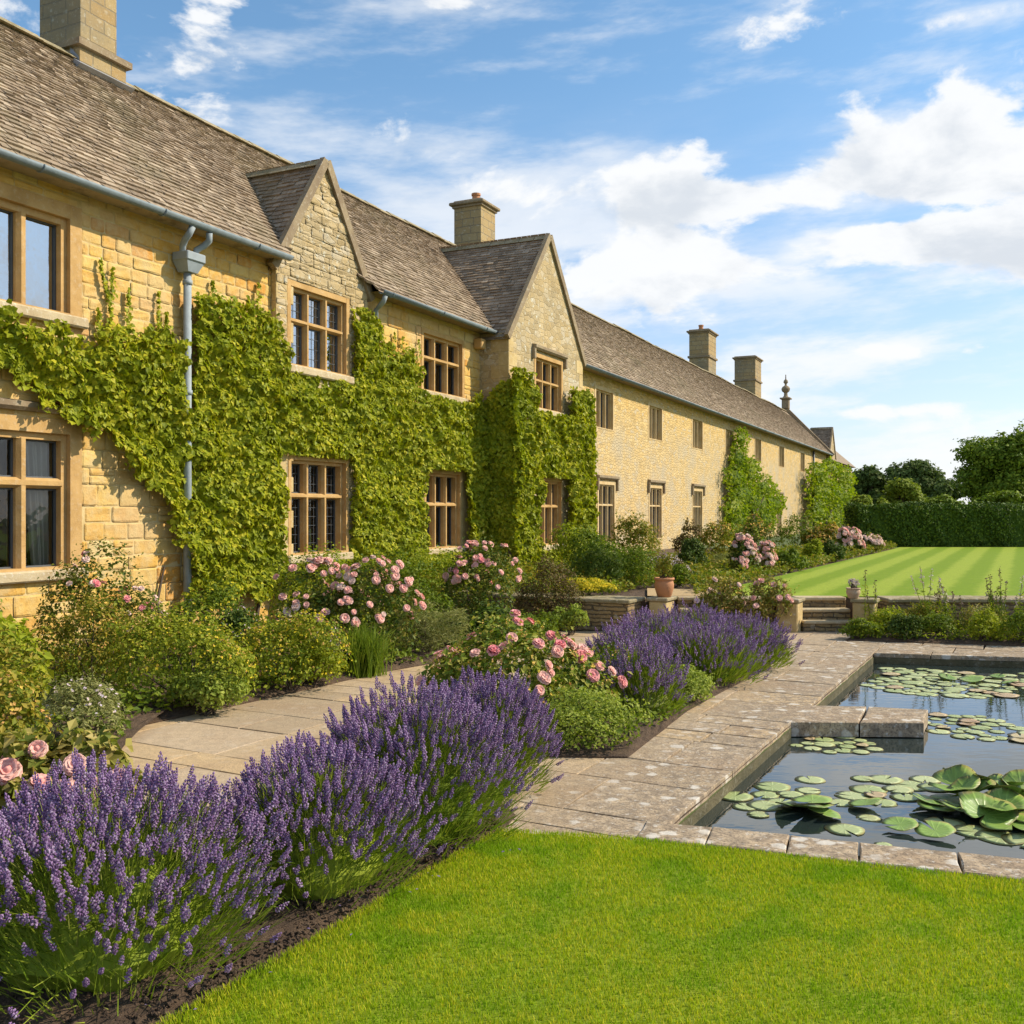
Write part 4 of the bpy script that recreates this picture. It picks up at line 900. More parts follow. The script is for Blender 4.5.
# ------------------------------------------------------------------ plants
def lobes_auto(rng, rx, ry, h, n, base=0.0, spread=.62, size=(.30, .48)):
    L = []; n = int(n*1.7); size = (size[0]*.72, size[1]*.92)
    for i in range(n):
        a = rng.uniform(0, 2*math.pi); t = math.acos(rng.uniform(-.12, 1)); k = rng.uniform(.45, 1.12)
        L.append((rx*spread*k*math.sin(t)*math.cos(a), ry*spread*k*math.sin(t)*math.sin(a), base+h*(.28+.48*math.cos(t)*k), rx*rng.uniform(*size), ry*rng.uniform(*size), h*rng.uniform(size[0]*.9, size[1]*.85)))
    return L
def lobe_leaves(rng, L, n, leaf, tmpl=LEAF, up=.35, inner=.6, floor=0.02, drop=None, sv=.35, jitter=.55, zmin=-.45):
    L = A(L); area = (L[:, 3]*L[:, 4]+L[:, 3]*L[:, 5]+L[:, 4]*L[:, 5]); k = rng.choice(len(L), n, p=area/area.sum())
    d = rdir(rng, n); d[:, 2] = np.where(d[:, 2] < zmin, -d[:, 2], d[:, 2]); rad = rng.uniform(inner, 1.06, n)**.6
    wv_ = 1+.16*np.sin(d[:, 0]*7+k*1.3)*np.sin(d[:, 1]*8+k)+.12*np.sin(d[:, 2]*11+k*2.1); P = L[k, :3]+d*L[k, 3:6]*(rad*wv_*rng.normal(1, .10, n))[:, None]
    # drop leaves deep inside another lobe
    ins = np.zeros(n, bool)
    for j in range(len(L)):
        q = ((P-L[j, :3])/L[j, 3:6]); ins |= (np.einsum('ij,ij->i', q, q) < .42) & (k != j)
    P = P[~ins]; d = d[~ins]; ok = P[:, 2] > floor; P, d = P[ok], d[ok]
    N = d+rng.normal(size=d.shape)*jitter+A([0, 0, up]); B = frames(N, rng.uniform(0, 2*math.pi, len(P)))
    return inst(*tmpl, P, B, leaf*rng.uniform(1-sv, 1+sv, len(P)))
def blob(c, r, n=10, m=0, rng=None, wob=.12):
    V, Fs = [], []; k = n//2
    for i in range(k+1):
        t = math.pi*i/k
        for j in range(n):
            a = 2*math.pi*j/n; w_ = 1+(rng.uniform(-wob, wob) if rng is not None and 0 < i < k else 0)
            V.append((c[0]+r[0]*math.sin(t)*math.cos(a)*w_, c[1]+r[1]*math.sin(t)*math.sin(a)*w_, max(.005, c[2]+r[2]*math.cos(t)*w_)))
    for i in range(k):
        for j in range(n): Fs.append([i*n+j, (i+1)*n+j, (i+1)*n+(j+1) % n, i*n+(j+1) % n])
    return (A(V), np.array(Fs), m)
TWIG = plain('twig_bark', (0.085, 0.06, 0.04), 0.9, 0, 20, .3)
def core(rng, L, s=.30): return [blob(l[:3], (l[3]*s, l[4]*s, l[5]*s), 8, 0, rng) for l in L]
def twigs(rng, L, n=7, r=.010, z0=0.0):
    ps = []
    for i in range(n):
        l = L[i % len(L)]; ps.append(tube([(rng.uniform(-.06, .06), rng.uniform(-.06, .06), z0), (l[0]*.45+rng.uniform(-.05, .05), l[1]*.45, l[2]*.5+z0*.5), (l[0], l[1], l[2])], [r, r*.7, r*.35], 5))
    return ps
def fake(P, r): return P
# leaf materials
def gcol(*c): return [tuple(x) for x in c]
M_IVY = leafmat('ivy_leaf', gcol((0.14, 0.19, 0.012), (0.225, 0.285, 0.018), (0.33, 0.37, 0.028), (0.47, 0.46, 0.05)), .32, .42, .4, gcol((0.15, 0.21, 0.014), (0.29, 0.34, 0.025)), 1.2)
M_IVYT = leafmat('young_ivy_leaf', gcol((0.26, 0.17, 0.03), (0.33, 0.22, 0.05), (0.24, 0.27, 0.03)), .35, .45)
M_VINE = leafmat('vine_leaf', gcol((0.08, 0.15, 0.012), (0.16, 0.24, 0.015), (0.28, 0.35, 0.03)), .4, .45)
M_ROSE = leafmat('rose_leaf', gcol((0.045, 0.085, 0.018), (0.085, 0.14, 0.028), (0.15, 0.18, 0.04), (0.22, 0.20, 0.07)), .3, .4)
M_ROSEC = leafmat('pale_rose_leaf', gcol((0.09, 0.13, 0.03), (0.17, 0.20, 0.045), (0.30, 0.28, 0.11), (0.40, 0.34, 0.17)), .3, .4)  # rose leaf in paler, yellower tones that vary leaf by leaf
M_ROSEM = leafmat('fresh_rose_leaf', gcol((0.07, 0.13, 0.02), (0.13, 0.20, 0.03), (0.22, 0.27, 0.05), (0.34, 0.32, 0.12)), .3, .4)
M_DARK = leafmat('dark_shrub_leaf', gcol((0.035, 0.07, 0.016), (0.06, 0.11, 0.022), (0.11, 0.15, 0.03)), .25, .45)
M_MID = leafmat('green_shrub_leaf', gcol((0.07, 0.12, 0.016), (0.12, 0.185, 0.022), (0.19, 0.25, 0.035)), .35, .45)
M_LIME = leafmat('lime_leaf', gcol((0.16, 0.23, 0.02), (0.25, 0.32, 0.03), (0.36, 0.38, 0.05)), .4, .45)
M_HERB = leafmat('pale_green_herb_leaf', gcol((0.15, 0.22, 0.045), (0.24, 0.32, 0.07), (0.34, 0.40, 0.12)), .35, .5)
M_MIX = leafmat('mixed_green_leaf', gcol((0.08, 0.14, 0.018), (0.14, 0.22, 0.025), (0.24, 0.28, 0.04), (0.13, 0.20, 0.02)), .3, .5, .35, gcol((0.17, 0.24, 0.02), (0.28, 0.30, 0.04)), 2.0)
M_OLIVE = leafmat('olive_orange_leaf', gcol((0.09, 0.14, 0.02), (0.17, 0.20, 0.03), (0.30, 0.24, 0.05), (0.18, 0.24, 0.03)), .3, .5)
M_RED = leafmat('bronze_leaf', gcol((0.10, 0.06, 0.03), (0.17, 0.11, 0.04), (0.10, 0.12, 0.03), (0.22, 0.14, 0.06)), .25, .5)
M_GREY = leafmat('grey_green_leaf', gcol((0.15, 0.18, 0.09), (0.23, 0.26, 0.14), (0.32, 0.34, 0.20)), .25, .6)
M_YEL = leafmat('yellow_flower', gcol((0.55, 0.48, 0.03), (0.65, 0.55, 0.06), (0.38, 0.40, 0.04)), .3, .6)
M_ORA = leafmat('orange_floret', gcol((0.55, 0.26, 0.08), (0.60, 0.38, 0.12), (0.55, 0.45, 0.10)), .2, .6)
M_PALEF = leafmat('pale_floret', gcol((0.60, 0.50, 0.44), (0.62, 0.48, 0.52), (0.50, 0.46, 0.55)), .2, .6)
M_LAVL = leafmat('lavender_leaf', gcol((0.11, 0.19, 0.02), (0.17, 0.26, 0.03), (0.25, 0.33, 0.05), (0.20, 0.24, 0.09)), .25, .55)
M_LAVF = leafmat('lavender_flower', [(0.15, 0.078, 0.18), (0.22, 0.125, 0.275), (0.31, 0.195, 0.375), (0.42, 0.32, 0.46)], .15, .6, .2)
M_LAVF2 = leafmat('faded_lavender_flower', gcol((0.16, 0.11, 0.22), (0.24, 0.18, 0.30)), .15, .6, .2)
M_GRASS = leafmat("grass_blade", gcol((0.19, 0.30, 0.008), (0.28, 0.39, 0.012), (0.52, 0.48, 0.06)), .4, .5, .3, gcol((0.14, 0.27, 0.008), (0.22, 0.36, 0.012)), 3.2)
M_TALL = leafmat('ornamental_grass', gcol((0.08, 0.14, 0.02), (0.13, 0.21, 0.025), (0.22, 0.29, 0.05)), .35, .5)
M_SPIKE = leafmat('brown_seed_spike', gcol((0.16, 0.10, 0.06), (0.24, 0.16, 0.12), (0.28, 0.20, 0.22)), .1, .7)
M_HEDGE = leafmat('hedge_leaf', gcol((0.03, 0.065, 0.008), (0.05, 0.10, 0.010), (0.10, 0.16, 0.015)), .08, .5)
M_TREE = leafmat('tree_leaf', gcol((0.07, 0.13, 0.012), (0.13, 0.20, 0.02), (0.20, 0.27, 0.03)), .25, .5)
M_TREED = leafmat('dark_tree_leaf', gcol((0.06, 0.10, 0.035), (0.09, 0.14, 0.045), (0.12, 0.17, 0.055)), .2, .5)
M_TREEL = leafmat('light_tree_leaf', gcol((0.13, 0.19, 0.03), (0.19, 0.26, 0.04), (0.25, 0.31, 0.06)), .3, .5)
def petalmat(name, cin, cout):
    m, t, p, o = newmat(name); oi = t.new('ShaderNodeObjectInfo'); g = t.new('ShaderNodeNewGeometry')
    k = t.mix(g.outputs['Random Per Island'], cin, cout); k = t.mix(t.math('MULTIPLY', oi.outputs['Random'], .45), k, (0.92, 0.70, 0.60))
    t.put(p.inputs['Base Color'], k); p.inputs['Roughness'].default_value = .6; p.inputs['Specular IOR Level'].default_value = .2
    tr = t.new('ShaderNodeBsdfTranslucent'); t.put(tr.inputs[0], k); mx = t.new('ShaderNodeMixShader'); mx.inputs[0].default_value = .3
    t.l.new(p.outputs[0], mx.inputs[1]); t.l.new(tr.outputs[0], mx.inputs[2]); t.l.new(mx.outputs[0], o.inputs[0]); return m
M_PINK = petalmat('pink_petal', (0.90, 0.38, 0.33), (0.93, 0.62, 0.52)); M_HOT = petalmat('deep_pink_petal', (0.80, 0.17, 0.22), (0.90, 0.40, 0.38)); M_BLUSH = petalmat('blush_petal', (0.86, 0.58, 0.50), (0.90, 0.74, 0.64))
def bloom_mesh(seed):
    r_ = np.random.default_rng(seed); ps = []
    for ring, (n, tilt, R, w_) in enumerate(((8, .10, 1.0, .60), (7, .50, 1.0, .60), (7, .85, .95, .52), (6, 1.15, .85, .46), (5, 1.38, .72, .38))):
        for k in range(n):
            a = 2*math.pi*k/n+ring*.5+r_.uniform(-.15, .15); V = []
            tl = tilt+r_.uniform(-.12, .12)
            for i, u in enumerate((0, .5, .85, 1.0)):
                el_ = tl+.55*math.sin(u*1.6)-.35*(u > .9); rad = R*u*math.cos(el_*.75)*.5; zz = R*u*math.sin(el_)*.62-.16
                ww = w_*(.25, .85, .95, .45)[i]*.5
                for s_ in (-1, 0, 1): V.append((rad*math.cos(a)-s_*ww*math.sin(a), rad*math.sin(a)+s_*ww*math.cos(a), zz+(.05 if s_ else 0)*(1 if u < .9 else .3)))
            Fs = [[i*3+j, (i+1)*3+j, (i+1)*3+j+1, i*3+j+1] for i in range(3) for j in range(2)]
            ps.append((V, np.array(Fs)))
    ps.append(blob((0, 0, .16), (.20, .20, .24), 8)); return ps
BLOOMS = {}
def bloom_master(mat):
    if mat.name not in BLOOMS:
        BLOOMS[mat.name] = []
        for s_ in range(3):
            o = mk('bloom', bloom_mesh(s_+7), mat, None, True); BLOOMS[mat.name].append(o.data); bpy.data.objects.remove(o)
    return BLOOMS[mat.name]
def blooms(parent, pts, size, mat, rng):
    ms = bloom_master(mat)
    for (x, y, z, dx_, dy_, dz2) in pts:
        o = bpy.data.objects.new('bloom', ms[rng.integers(0, 3)]); COL.objects.link(o); o.parent = parent; o.location = (x, y, z)
        o.rotation_euler = Vector((dx_, dy_, dz2)).to_track_quat('Z', 'Y').to_euler(); s_ = 1.18*size*rng.uniform(.7, 1.2); o.scale = (s_, s_, s_*rng.uniform(.85, 1.1))
def shrub(name, label, cat, x, y, rx, ry, h, mat, n, leaf, seed, z=0.0, nl=14, tmpl=LEAF, bl=None, flor=None, group=None, coremat=None, up=.35, spread=.62, size=(.30, .48), lobes=None, tops=0, tiers=None):
    r_ = np.random.default_rng(seed); e = empty(name, (x, y, z)); tag(e, label, cat, group)
    L = lobes or lobes_auto(r_, rx, ry, h, nl, 0, spread, size)
    fol = [lobe_leaves(r_, L, int(n*1.35), leaf*.96, tmpl, up)]; tops = int(tops*1.6)
    if tops:   # loose shoots that break the outline
        for i in range(tops):
            l = L[r_.integers(0, len(L))]; d = rdir(r_, 1)[0]; d[2] = abs(d[2])+.6; d /= np.linalg.norm(d); p0 = A(l[:3])+d*A(l[3:6])*.8; ln = h*r_.uniform(.12, .30)
            k = 9; tt = np.linspace(0, 1, k)[:, None]; P = p0+d*ln*tt+r_.normal(size=(k, 3))*leaf*.35
            fol.append(inst(*tmpl, P, frames(rdir(r_, k)+A([0, 0, .5]), r_.uniform(0, 6.28, k)), leaf*r_.uniform(.6, .95, k)))
    mk('foliage', fol, mat, e); mk('stems', twigs(r_, L), TWIG, e)
    def surf(k, lo=.15, pw=1.0, out=1.05):
        LA = A(L); idx = r_.choice(len(L), k*8); d = rdir(r_, k*8); d[:, 2] = np.abs(d[:, 2]); P = LA[idx, :3]+d*LA[idx, 3:6]*out
        ins = np.zeros(k*8, bool)
        for j in range(len(LA)):
            q = (P-LA[j, :3])/LA[j, 3:6]; ins |= (np.einsum('ij,ij->i', q, q) < .98) & (idx != j)
        ok = ~ins & (P[:, 2] > h*lo); P, d = P[ok], d[ok]; o_ = np.argsort(-(d@A([.35, -.75, .35])+r_.normal(size=len(d))*.45)-(P@A([.2, -.6, .3]))/max(rx, h)*.6)[:k]; return P[o_], d[o_]
    if bl:
        for (k, size_, bm_, lo) in bl:
            P, d = surf(k, lo, 1, 1.06); d = d+r_.normal(size=d.shape)*.25+A([0.25, -.25, .3]); blooms(e, np.c_[P, d], size_, bm_, r_)
    if flor:
        for (k, size_, fm_, lo) in flor:
            P, d = surf(k, lo, 1, 1.05); B = frames(d+r_.normal(size=d.shape)*.4+A([0, 0, .4]), r_.uniform(0, 6.28, len(P)))
            T1 = inst(*LEAF, P, B, size_*r_.uniform(.7, 1.2, len(P))); B2 = frames(d+r_.normal(size=d.shape)*.4, r_.uniform(0, 6.28, len(P))); T2 = inst(*LEAF, P+r_.normal(size=P.shape)*size_*.35, B2, size_*r_.uniform(.6, 1.1, len(P)))
            tag(mk('florets', [T1, T2], fm_, e), kind='stuff')
    return e
# ---- lavender
def spike_template(nw, k, r_, ln):
    V, Fs = [], []
    for i in range(nw):
        zc = ln*(i/nw)*(1 if i else 0); rad = r_*(1.0 if i < nw-2 else .75)*(1 if i else .85)
        for j in range(k):
            a = 2*math.pi*j/k+i*1.1; c = A([math.cos(a)*rad*.62, math.sin(a)*rad*.62, zc]); b = len(V)
            s_ = A([rad*.52, rad*.52, ln/nw*.62])
            V += [tuple(c+v*s_) for v in OCT[0]]; Fs += [tuple(x+b for x in f) for f in OCT[1]]
    b = len(V); V += [tuple(A([0, 0, ln*1.0])+v*A([r_*.42, r_*.42, ln/nw*.7])) for v in OCT[0]]; Fs += [tuple(x+b for x in f) for f in OCT[1]]
    return A(V), np.array(Fs)
SPN = spike_template(6, 3, .0125, .070); SPF = spike_template(4, 2, .017, .075)
def lavender(label, x, y, R, H, nst, seed, near=True, ry=None, group='lavender bushes lining the paths', fl=M_LAVF, low=.5, lean=(0, 0), nleaf=None):
    r_ = np.random.default_rng(seed); e = empty('lavender_bush', (x, y, 0)); tag(e, label, 'lavender', group); ry = ry or R
    n = nst; ph = r_.uniform(0, 2*math.pi, n); ct = r_.uniform(.06, 1.0, n)**.85; th = np.arccos(ct)
    keep = r_.uniform(size=n) < np.clip(low-.15+(ct-.36)*2.6, .13, 1); ph, th = ph[keep], th[keep]; n = len(ph)
    d = np.stack([np.sin(th)*np.cos(ph), np.sin(th)*np.sin(ph), np.cos(th)], 1)
    wob = 1+.05*np.sin(3*ph+seed)+.04*np.sin(7*th+2*ph); k = r_.uniform(.78, 1.07, n)*wob
    tip = d*A([R, ry, H])*k[:, None]; tip[:, 2] = np.maximum(tip[:, 2], .05)+.03; tip[:, 0] += lean[0]*tip[:, 2]; tip[:, 1] += lean[1]*tip[:, 2]
    base = np.stack([r_.normal(size=n)*R*.16, r_.normal(size=n)*ry*.16, np.zeros(n)], 1); base[:, :2] += tip[:, :2]*.18
    mid = base*.45+tip*.55; mid[:, 2] += .07*H; mid[:, :2] -= tip[:, :2]*.05
    ax = tip-mid; ax /= np.linalg.norm(ax, axis=1)[:, None]; ax = ax+A([0, 0, .8])+r_.normal(size=ax.shape)*.16; ax /= np.linalg.norm(ax, axis=1)[:, None]
    # stems as thin three sided prisms
    def stemgeo(rad):
        rings = []
        pts = [base, base*.5+mid*.5+A([0, 0, .02*H]), mid, tip]
        B = frames(tip-base)
        for i, p_ in enumerate(pts):
            rr = rad*(1.1, 1, .9, .7)[i]; rings.append(np.stack([p_+B[:, :, 0]*rr*math.cos(a)+B[:, :, 1]*rr*math.sin(a) for a in (0, 2.1, 4.2)], 1))
        V = np.stack(rings, 1).reshape(-1, 3); f = []
        for i in range(3):
            for j in range(3): f.append([i*3+j, i*3+(j+1) % 3, (i+1)*3+(j+1) % 3, (i+1)*3+j])
        return V, (np.array(f)[None]+(np.arange(n)*12)[:, None, None]).reshape(-1, 4)
    st = stemgeo(.0020 if near else .003)
    nlv = nleaf or nst*4; ph2 = r_.uniform(0, 6.283, nlv); th2 = np.arccos(r_.uniform(.0, 1, nlv)); kk = r_.uniform(.25, .86, nlv)
    d2 = np.stack([np.sin(th2)*np.cos(ph2), np.sin(th2)*np.sin(ph2), np.cos(th2)], 1); P = d2*A([R, ry, H])*kk[:, None]*A([1, 1, .95]); P[:, 2] += .03; P[:, :2] += P[:, 2:3]*A([lean])
    dirn = d2*A([1, 1, 1.0])+A([0, 0, .75])+r_.normal(size=d2.shape)*.22; dirn /= np.linalg.norm(dirn, axis=1)[:, None]; side = np.cross(dirn, rdir(r_, nlv)); side /= np.linalg.norm(side, axis=1)[:, None]
    ll = r_.uniform(.07, .16, nlv)*(1 if near else 1.2); wd = r_.uniform(.0022, .0042, nlv)*(1 if near else 1.7)
    Vl = np.stack([P-side*wd[:, None], P+side*wd[:, None], P+dirn*ll[:, None]+r_.normal(size=P.shape)*.004], 1).reshape(-1, 3)
    fol = [st, (Vl, np.arange(nlv*3).reshape(-1, 3)), blob((0, 0, H*.2), (R*.55, ry*.55, H*.45), 12, 0, r_)]
    mk('foliage', fol, M_LAVL, e)
    T = SPN if near else SPF
    B = frames(ax, r_.uniform(0, 6.28, n)); s_ = r_.uniform(.62, 1.18, n)*np.where(th > 1.0, .8, 1.0); S = np.stack([s_**.5, s_**.5, s_], 1)
    sel = r_.uniform(size=n) < .93
    tag(mk('flower_spikes', [inst(*T, tip[sel], B[sel], S[sel])], fl, e), kind='stuff')
    return e
lavender('nearest lavender bush, at the bottom left corner by the soil edge of the lawn', -1.54, 3.78, .69, .62, 1750, 1)
lavender('lavender bush between the nearest one and the tallest one, beside the curved soil edge', -.90, 4.52, .53, .56, 1200, 2)
lavender('tallest lavender bush in the front row, where the soil edge meets the paving', -.52, 5.25, .63, .70, 1750, 3)
lavender('lavender bush at the far end of the front row, leaning out over the paving', -.20, 6.08, .48, .62, 1100, 4, lean=(.12, 0))
lavender('lavender bush cut off by the left edge of the photo, behind the nearest bush', -2.55, 3.85, .60, .52, 850, 5)
lavender('loose lavender beside the rounded green cushion plant in the middle bed', 1.08, 8.35, .42, .54, 560, 6, False, low=.6)
for (x, y, R, H, n_, s_, lb) in ((1.92, 10.0, .64, .50, 950, 7, 'big lavender mound at the front of the far lavender group, by the pond path'), (2.52, 10.9, .60, .50, 850, 8, 'lavender mound at the right end of the far lavender group'), (1.55, 10.9, .60, .54, 750, 9, 'lavender mound in the middle of the far lavender group'), (1.12, 9.8, .52, .50, 650, 10, 'lavender mound at the left end of the far lavender group, behind the loose lavender'), (2.15, 11.8, .58, .52, 600, 12, 'lavender mound at the back of the far lavender group, in front of the narrow steps')):
    lavender(lb, x, y, R, H, n_, s_, False, nleaf=n_*4)
# ---- roses and shrubs, middle bed
shrub('rose_bush', 'pink rose bush in the middle bed, spreading over the path behind the front lavender', 'rose bush', .02, 7.95, .84, .60, .86, M_ROSEM, 6500, .050, 21, nl=24, bl=[(16, .088, M_HOT, .35), (22, .075, M_PINK, .3)], flor=[(260, .028, M_ORA, .25)], group='rose bushes', tops=30)
shrub('herb_bush', 'pale green herb cushion at the paving corner in front of the pink rose', 'herb bush', .56, 7.28, .52, .42, .42, M_HERB, 6500, .026, 22, nl=16, tops=25, up=.6)
shrub('cushion_plant', 'rounded bright green cushion plant between the two lavenders by the pond path', 'cushion plant', 1.50, 8.95, .32, .42, .36, M_HERB, 3500, .026, 23, nl=9, up=.6)
shrub('low_shrub', 'tangled green undergrowth between the pink rose and the loose lavender', 'shrub', .95, 8.75, .45, .55, .55, M_MID, 2600, .035, 24, nl=10, flor=[(160, .022, M_ORA, .3)], tops=14)
# ---- near left
shrub('rose_bush', 'low rose with large pale pink blooms behind the nearest lavender, at the left edge', 'rose bush', -2.42, 5.05, .56, .42, .56, M_ROSEC, 1600, .075, 31, nl=12, group='rose bushes', bl=[(2, .11, M_PINK, .5)], tops=8)
RB = bpy.data.objects['rose_bush.001']
blooms(RB, [((u-512)/F*d_-RB.location.x, d_-RB.location.y, EYE+(HV-v)/F*d_, .2, -.8, .5) for u, v, d_ in ((38, 750, 4.95), (75, 765, 4.9), (78, 786, 4.85), (95, 790, 4.8), (118, 780, 4.85), (58, 792, 4.75), (10, 762, 5.0))], .10, M_PINK, np.random.default_rng(3))
e = shrub('orange_leaved_shrub', 'green and rusty orange shrub at the left edge above the pale roses', 'shrub', -3.30, 6.10, .50, .5, .80, M_OLIVE, 2800, .045, 32, nl=12, tops=16, flor=[(130, .03, M_ORA, .3)])
shrub('grey_leaved_shrub', 'grey green bush with small white flowers beside the left path', 'shrub', -3.08, 7.15, .42, .38, .52, M_GREY, 4200, .026, 33, nl=12, tmpl=(LEAF[0]*A([.6, 1.3, 1]), LEAF[1]), flor=[(40, .026, M_PALEF, .5)], tops=24, up=.8)
shrub('leafy_perennial', 'broad leaved lime green plant against the left edge under the window', 'perennial', -4.35, 8.15, .62, .55, .92, M_LIME, 1500, .085, 34, nl=10, tops=10)
shrub('shrub', 'feathery green shrub at the left edge below the stone sill', 'shrub', -5.05, 9.1, .62, .55, 1.10, M_MID, 2600, .05, 35, nl=12, tops=14)
shrub('shrub', 'dense green bush at the path bend, spotted with lime flower heads', 'shrub', -2.80, 8.55, .82, .55, .95, M_MIX, 8500, .034, 36, nl=20, flor=[(120, .022, M_YEL, .15), (200, .02, M_ORA, .4)], tops=30)
shrub('shrub', 'green bush with yellow and orange flower heads, right of the lime spotted bush', 'shrub', -2.10, 9.40, .72, .45, .74, M_MIX, 6500, .034, 37, nl=18, flor=[(260, .024, M_YEL, .2), (200, .022, M_ORA, .3)], tops=24)
shrub('shrub', 'low fresh green plant at the path edge left of the tall grass tuft', 'shrub', -1.93, 9.72, .40, .25, .42, M_LIME, 2500, .030, 38, nl=9, tops=12)
shrub('shrub', 'tall loose shrub behind the lime spotted bush, in the bed below the wall', 'shrub', -3.75, 9.0, .60, .45, 1.02, M_OLIVE, 3600, .036, 39, nl=12, tops=26, flor=[(180, .022, M_ORA, .4)])
shrub('rose_bush', 'dark leaved rose with scattered pink flowers climbing the wall below the left window', 'rose bush', -4.30, 10.35, .78, .42, 1.30, M_ROSE, 5200, .042, 40, nl=16, group='rose bushes', bl=[(9, .075, M_HOT, .5), (12, .06, M_BLUSH, .35)], flor=[(120, .026, M_ORA, .7)], tops=26)
shrub('shrub', 'green shrub at the foot of the grey downpipe', 'shrub', -3.35, 11.05, .52, .45, 1.0, M_MID, 3600, .042, 41, nl=12, tops=14, flor=[(60, .03, M_YEL, .4)])
shrub('shrub', 'green shrub between the downpipe shrub and the big pink rose', 'shrub', -2.85, 10.3, .40, .35, .82, M_DARK, 2800, .04, 42, nl=10, tops=12, flor=[(60, .022, M_PALEF, .4)])
shrub('rose_bush', 'largest pink rose bush, in full bloom in front of the ivy', 'rose bush', -1.85, 11.0, .98, .48, 1.18, M_ROSE, 7500, .045, 43, nl=22, group='rose bushes', bl=[(82, .080, M_PINK, .42), (18, .075, M_BLUSH, .3)], tops=30)
shrub('shrub', 'dusky purple catmint tuft left of the tall grass tuft', 'shrub', -1.88, 10.15, .26, .24, .55, M_RED, 1600, .03, 44, nl=7, tops=16, flor=[(120, .02, M_PALEF, .3)])
def tuft(name, label, x, y, R, H, n, mat, seed, z=0, wd=.006, cat='grass tuft', group=None, parent=None):
    r_ = np.random.default_rng(seed); e = empty(name, (x, y, z)); tag(e, label, cat, group); ph = r_.uniform(0, 6.283, n); k = r_.uniform(.05, 1, n)
    V, Fs = [], []; hh = H*r_.uniform(.6, 1.05, n); b = np.stack([r_.normal(size=n)*R*.22, r_.normal(size=n)*R*.22, np.zeros(n)], 1)
    o_ = np.stack([np.cos(ph), np.sin(ph), np.zeros(n)], 1); sd_ = np.stack([-np.sin(ph+.6), np.cos(ph+.6), np.zeros(n)], 1)
    rings = []
    for t_, w_ in ((0, 1), (.4, 1), (.75, .7), (1, .08)):
        c = b+o_*(R*k*(t_**1.9))[:, None]+A([0, 0, 1])*(hh*(t_-.22*k*t_**3))[:, None]; rings.append(c-sd_*wd*w_); rings.append(c+sd_*wd*w_)
    V = np.stack(rings, 1).reshape(-1, 3); f = np.array([[0, 1, 3, 2], [2, 3, 5, 4], [4, 5, 7, 6]]); mk('blades', [(V, (f[None]+(np.arange(n)*8)[:, None, None]).reshape(-1, 4))], mat, e); return e
tuft('grass_tuft', 'bright green tuft of tall grass at the path edge under the largest pink rose', -1.55, 10.35, 0.40, .60, 480, M_TALL, 45)
shrub('silver_shrub', 'rounded grey green mound right of the largest pink rose', 'shrub', -.92, 11.6, .58, .50, .68, M_GREY, 6500, .03, 46, nl=14, tmpl=(LEAF[0]*A([.35, 1.9, 1]), LEAF[1]), up=1.1)
shrub('shrub', 'clipped lime green bush under the first gable window', 'shrub', -2.35, 12.35, .80, .35, 1.22, M_LIME, 5000, .036, 47, nl=16)
shrub('shrub', 'green bush in front of the ivy between the two ground floor windows', 'shrub', -1.55, 12.85, .70, .50, 1.28, M_MID, 5500, .042, 48, nl=16, tops=14)
shrub('rose_bush', 'pink rose bush under the window left of the second gable', 'rose bush', -.45, 13.3, .68, .50, 1.28, M_ROSE, 5200, .045, 49, nl=16, group='rose bushes', bl=[(44, .080, M_PINK, .50), (10, .075, M_HOT, .5)], tops=18)
shrub('shrub', 'lime green bush behind the pink rose left of the second gable', 'shrub', -1.15, 15.2, 1.1, .45, 1.30, M_LIME, 5200, .045, 50, nl=16)
shrub('shrub', 'rounded dark bronze bush in front of the second gable', 'shrub', .50, 14.35, .55, .45, 1.02, M_RED, 6000, .034, 51, nl=14)
shrub('shrub', 'low green plant at the path edge under the dark bronze bush', 'shrub', .18, 12.95, .55, .35, .48, M_MID, 3200, .032, 52, nl=10, tops=12)
shrub('shrub', 'blue green leafy plant against the left end of the raised bed wall', 'shrub', .82, 13.75, .34, .28, .42, M_HERB, 1600, .045, 53, nl=8)
shrub('shrub', 'dark shrub filling the back of the bed beside the wide ivy', 'shrub', -2.1, 13.3, .8, .4, 1.15, M_DARK, 3200, .045, 54, nl=12)
# ---- raised bed, upper level (z .45)
U = .45
shrub('shrub', 'lime green bush at the foot of the second gable, below its window', 'shrub', 1.25, 19.6, .75, .45, .95, M_LIME, 4200, .05, 61, z=U, nl=12)
shrub('yellow_flowers', 'low patch of yellow flowers on top of the raised bed wall', 'flowers', 1.10, 14.95, .55, .35, .26, M_LIME, 2600, .03, 62, z=U, nl=10, flor=[(900, .026, M_YEL, .2)])
shrub('shrub', 'fresh green bush behind the yellow flowers and the terracotta pot', 'shrub', 2.0, 16.6, .62, .5, .66, M_MID, 4200, .04, 63, z=U, nl=12, tops=18)
shrub('shrub', 'dark spiky shrub behind the yellow flowers', 'shrub', 1.42, 16.2, .50, .42, .70, M_DARK, 3200, .045, 64, z=U, nl=11, tops=18, tmpl=(LEAF[0]*A([.5, 1.5, 1]), LEAF[1]))
shrub('shrub', 'loose green shrub near the ivy corner of the second gable', 'shrub', 1.55, 18.2, .65, .5, .95, M_MID, 3600, .05, 65, z=U, nl=12, tops=12)
shrub('shrub', 'large olive green shrub under the first window of the long wing', 'shrub', 2.55, 20.6, .70, .6, 1.18, M_OLIVE, 4600, .05, 66, z=U, nl=14, tops=16, flor=[(80, .04, M_ORA, .5)])
shrub('shrub', 'rounded dark green shrub in front of the wall, left of the grey cushion', 'shrub', 3.62, 20.3, .40, .40, .72, M_DARK, 3600, .045, 67, z=U, nl=11)
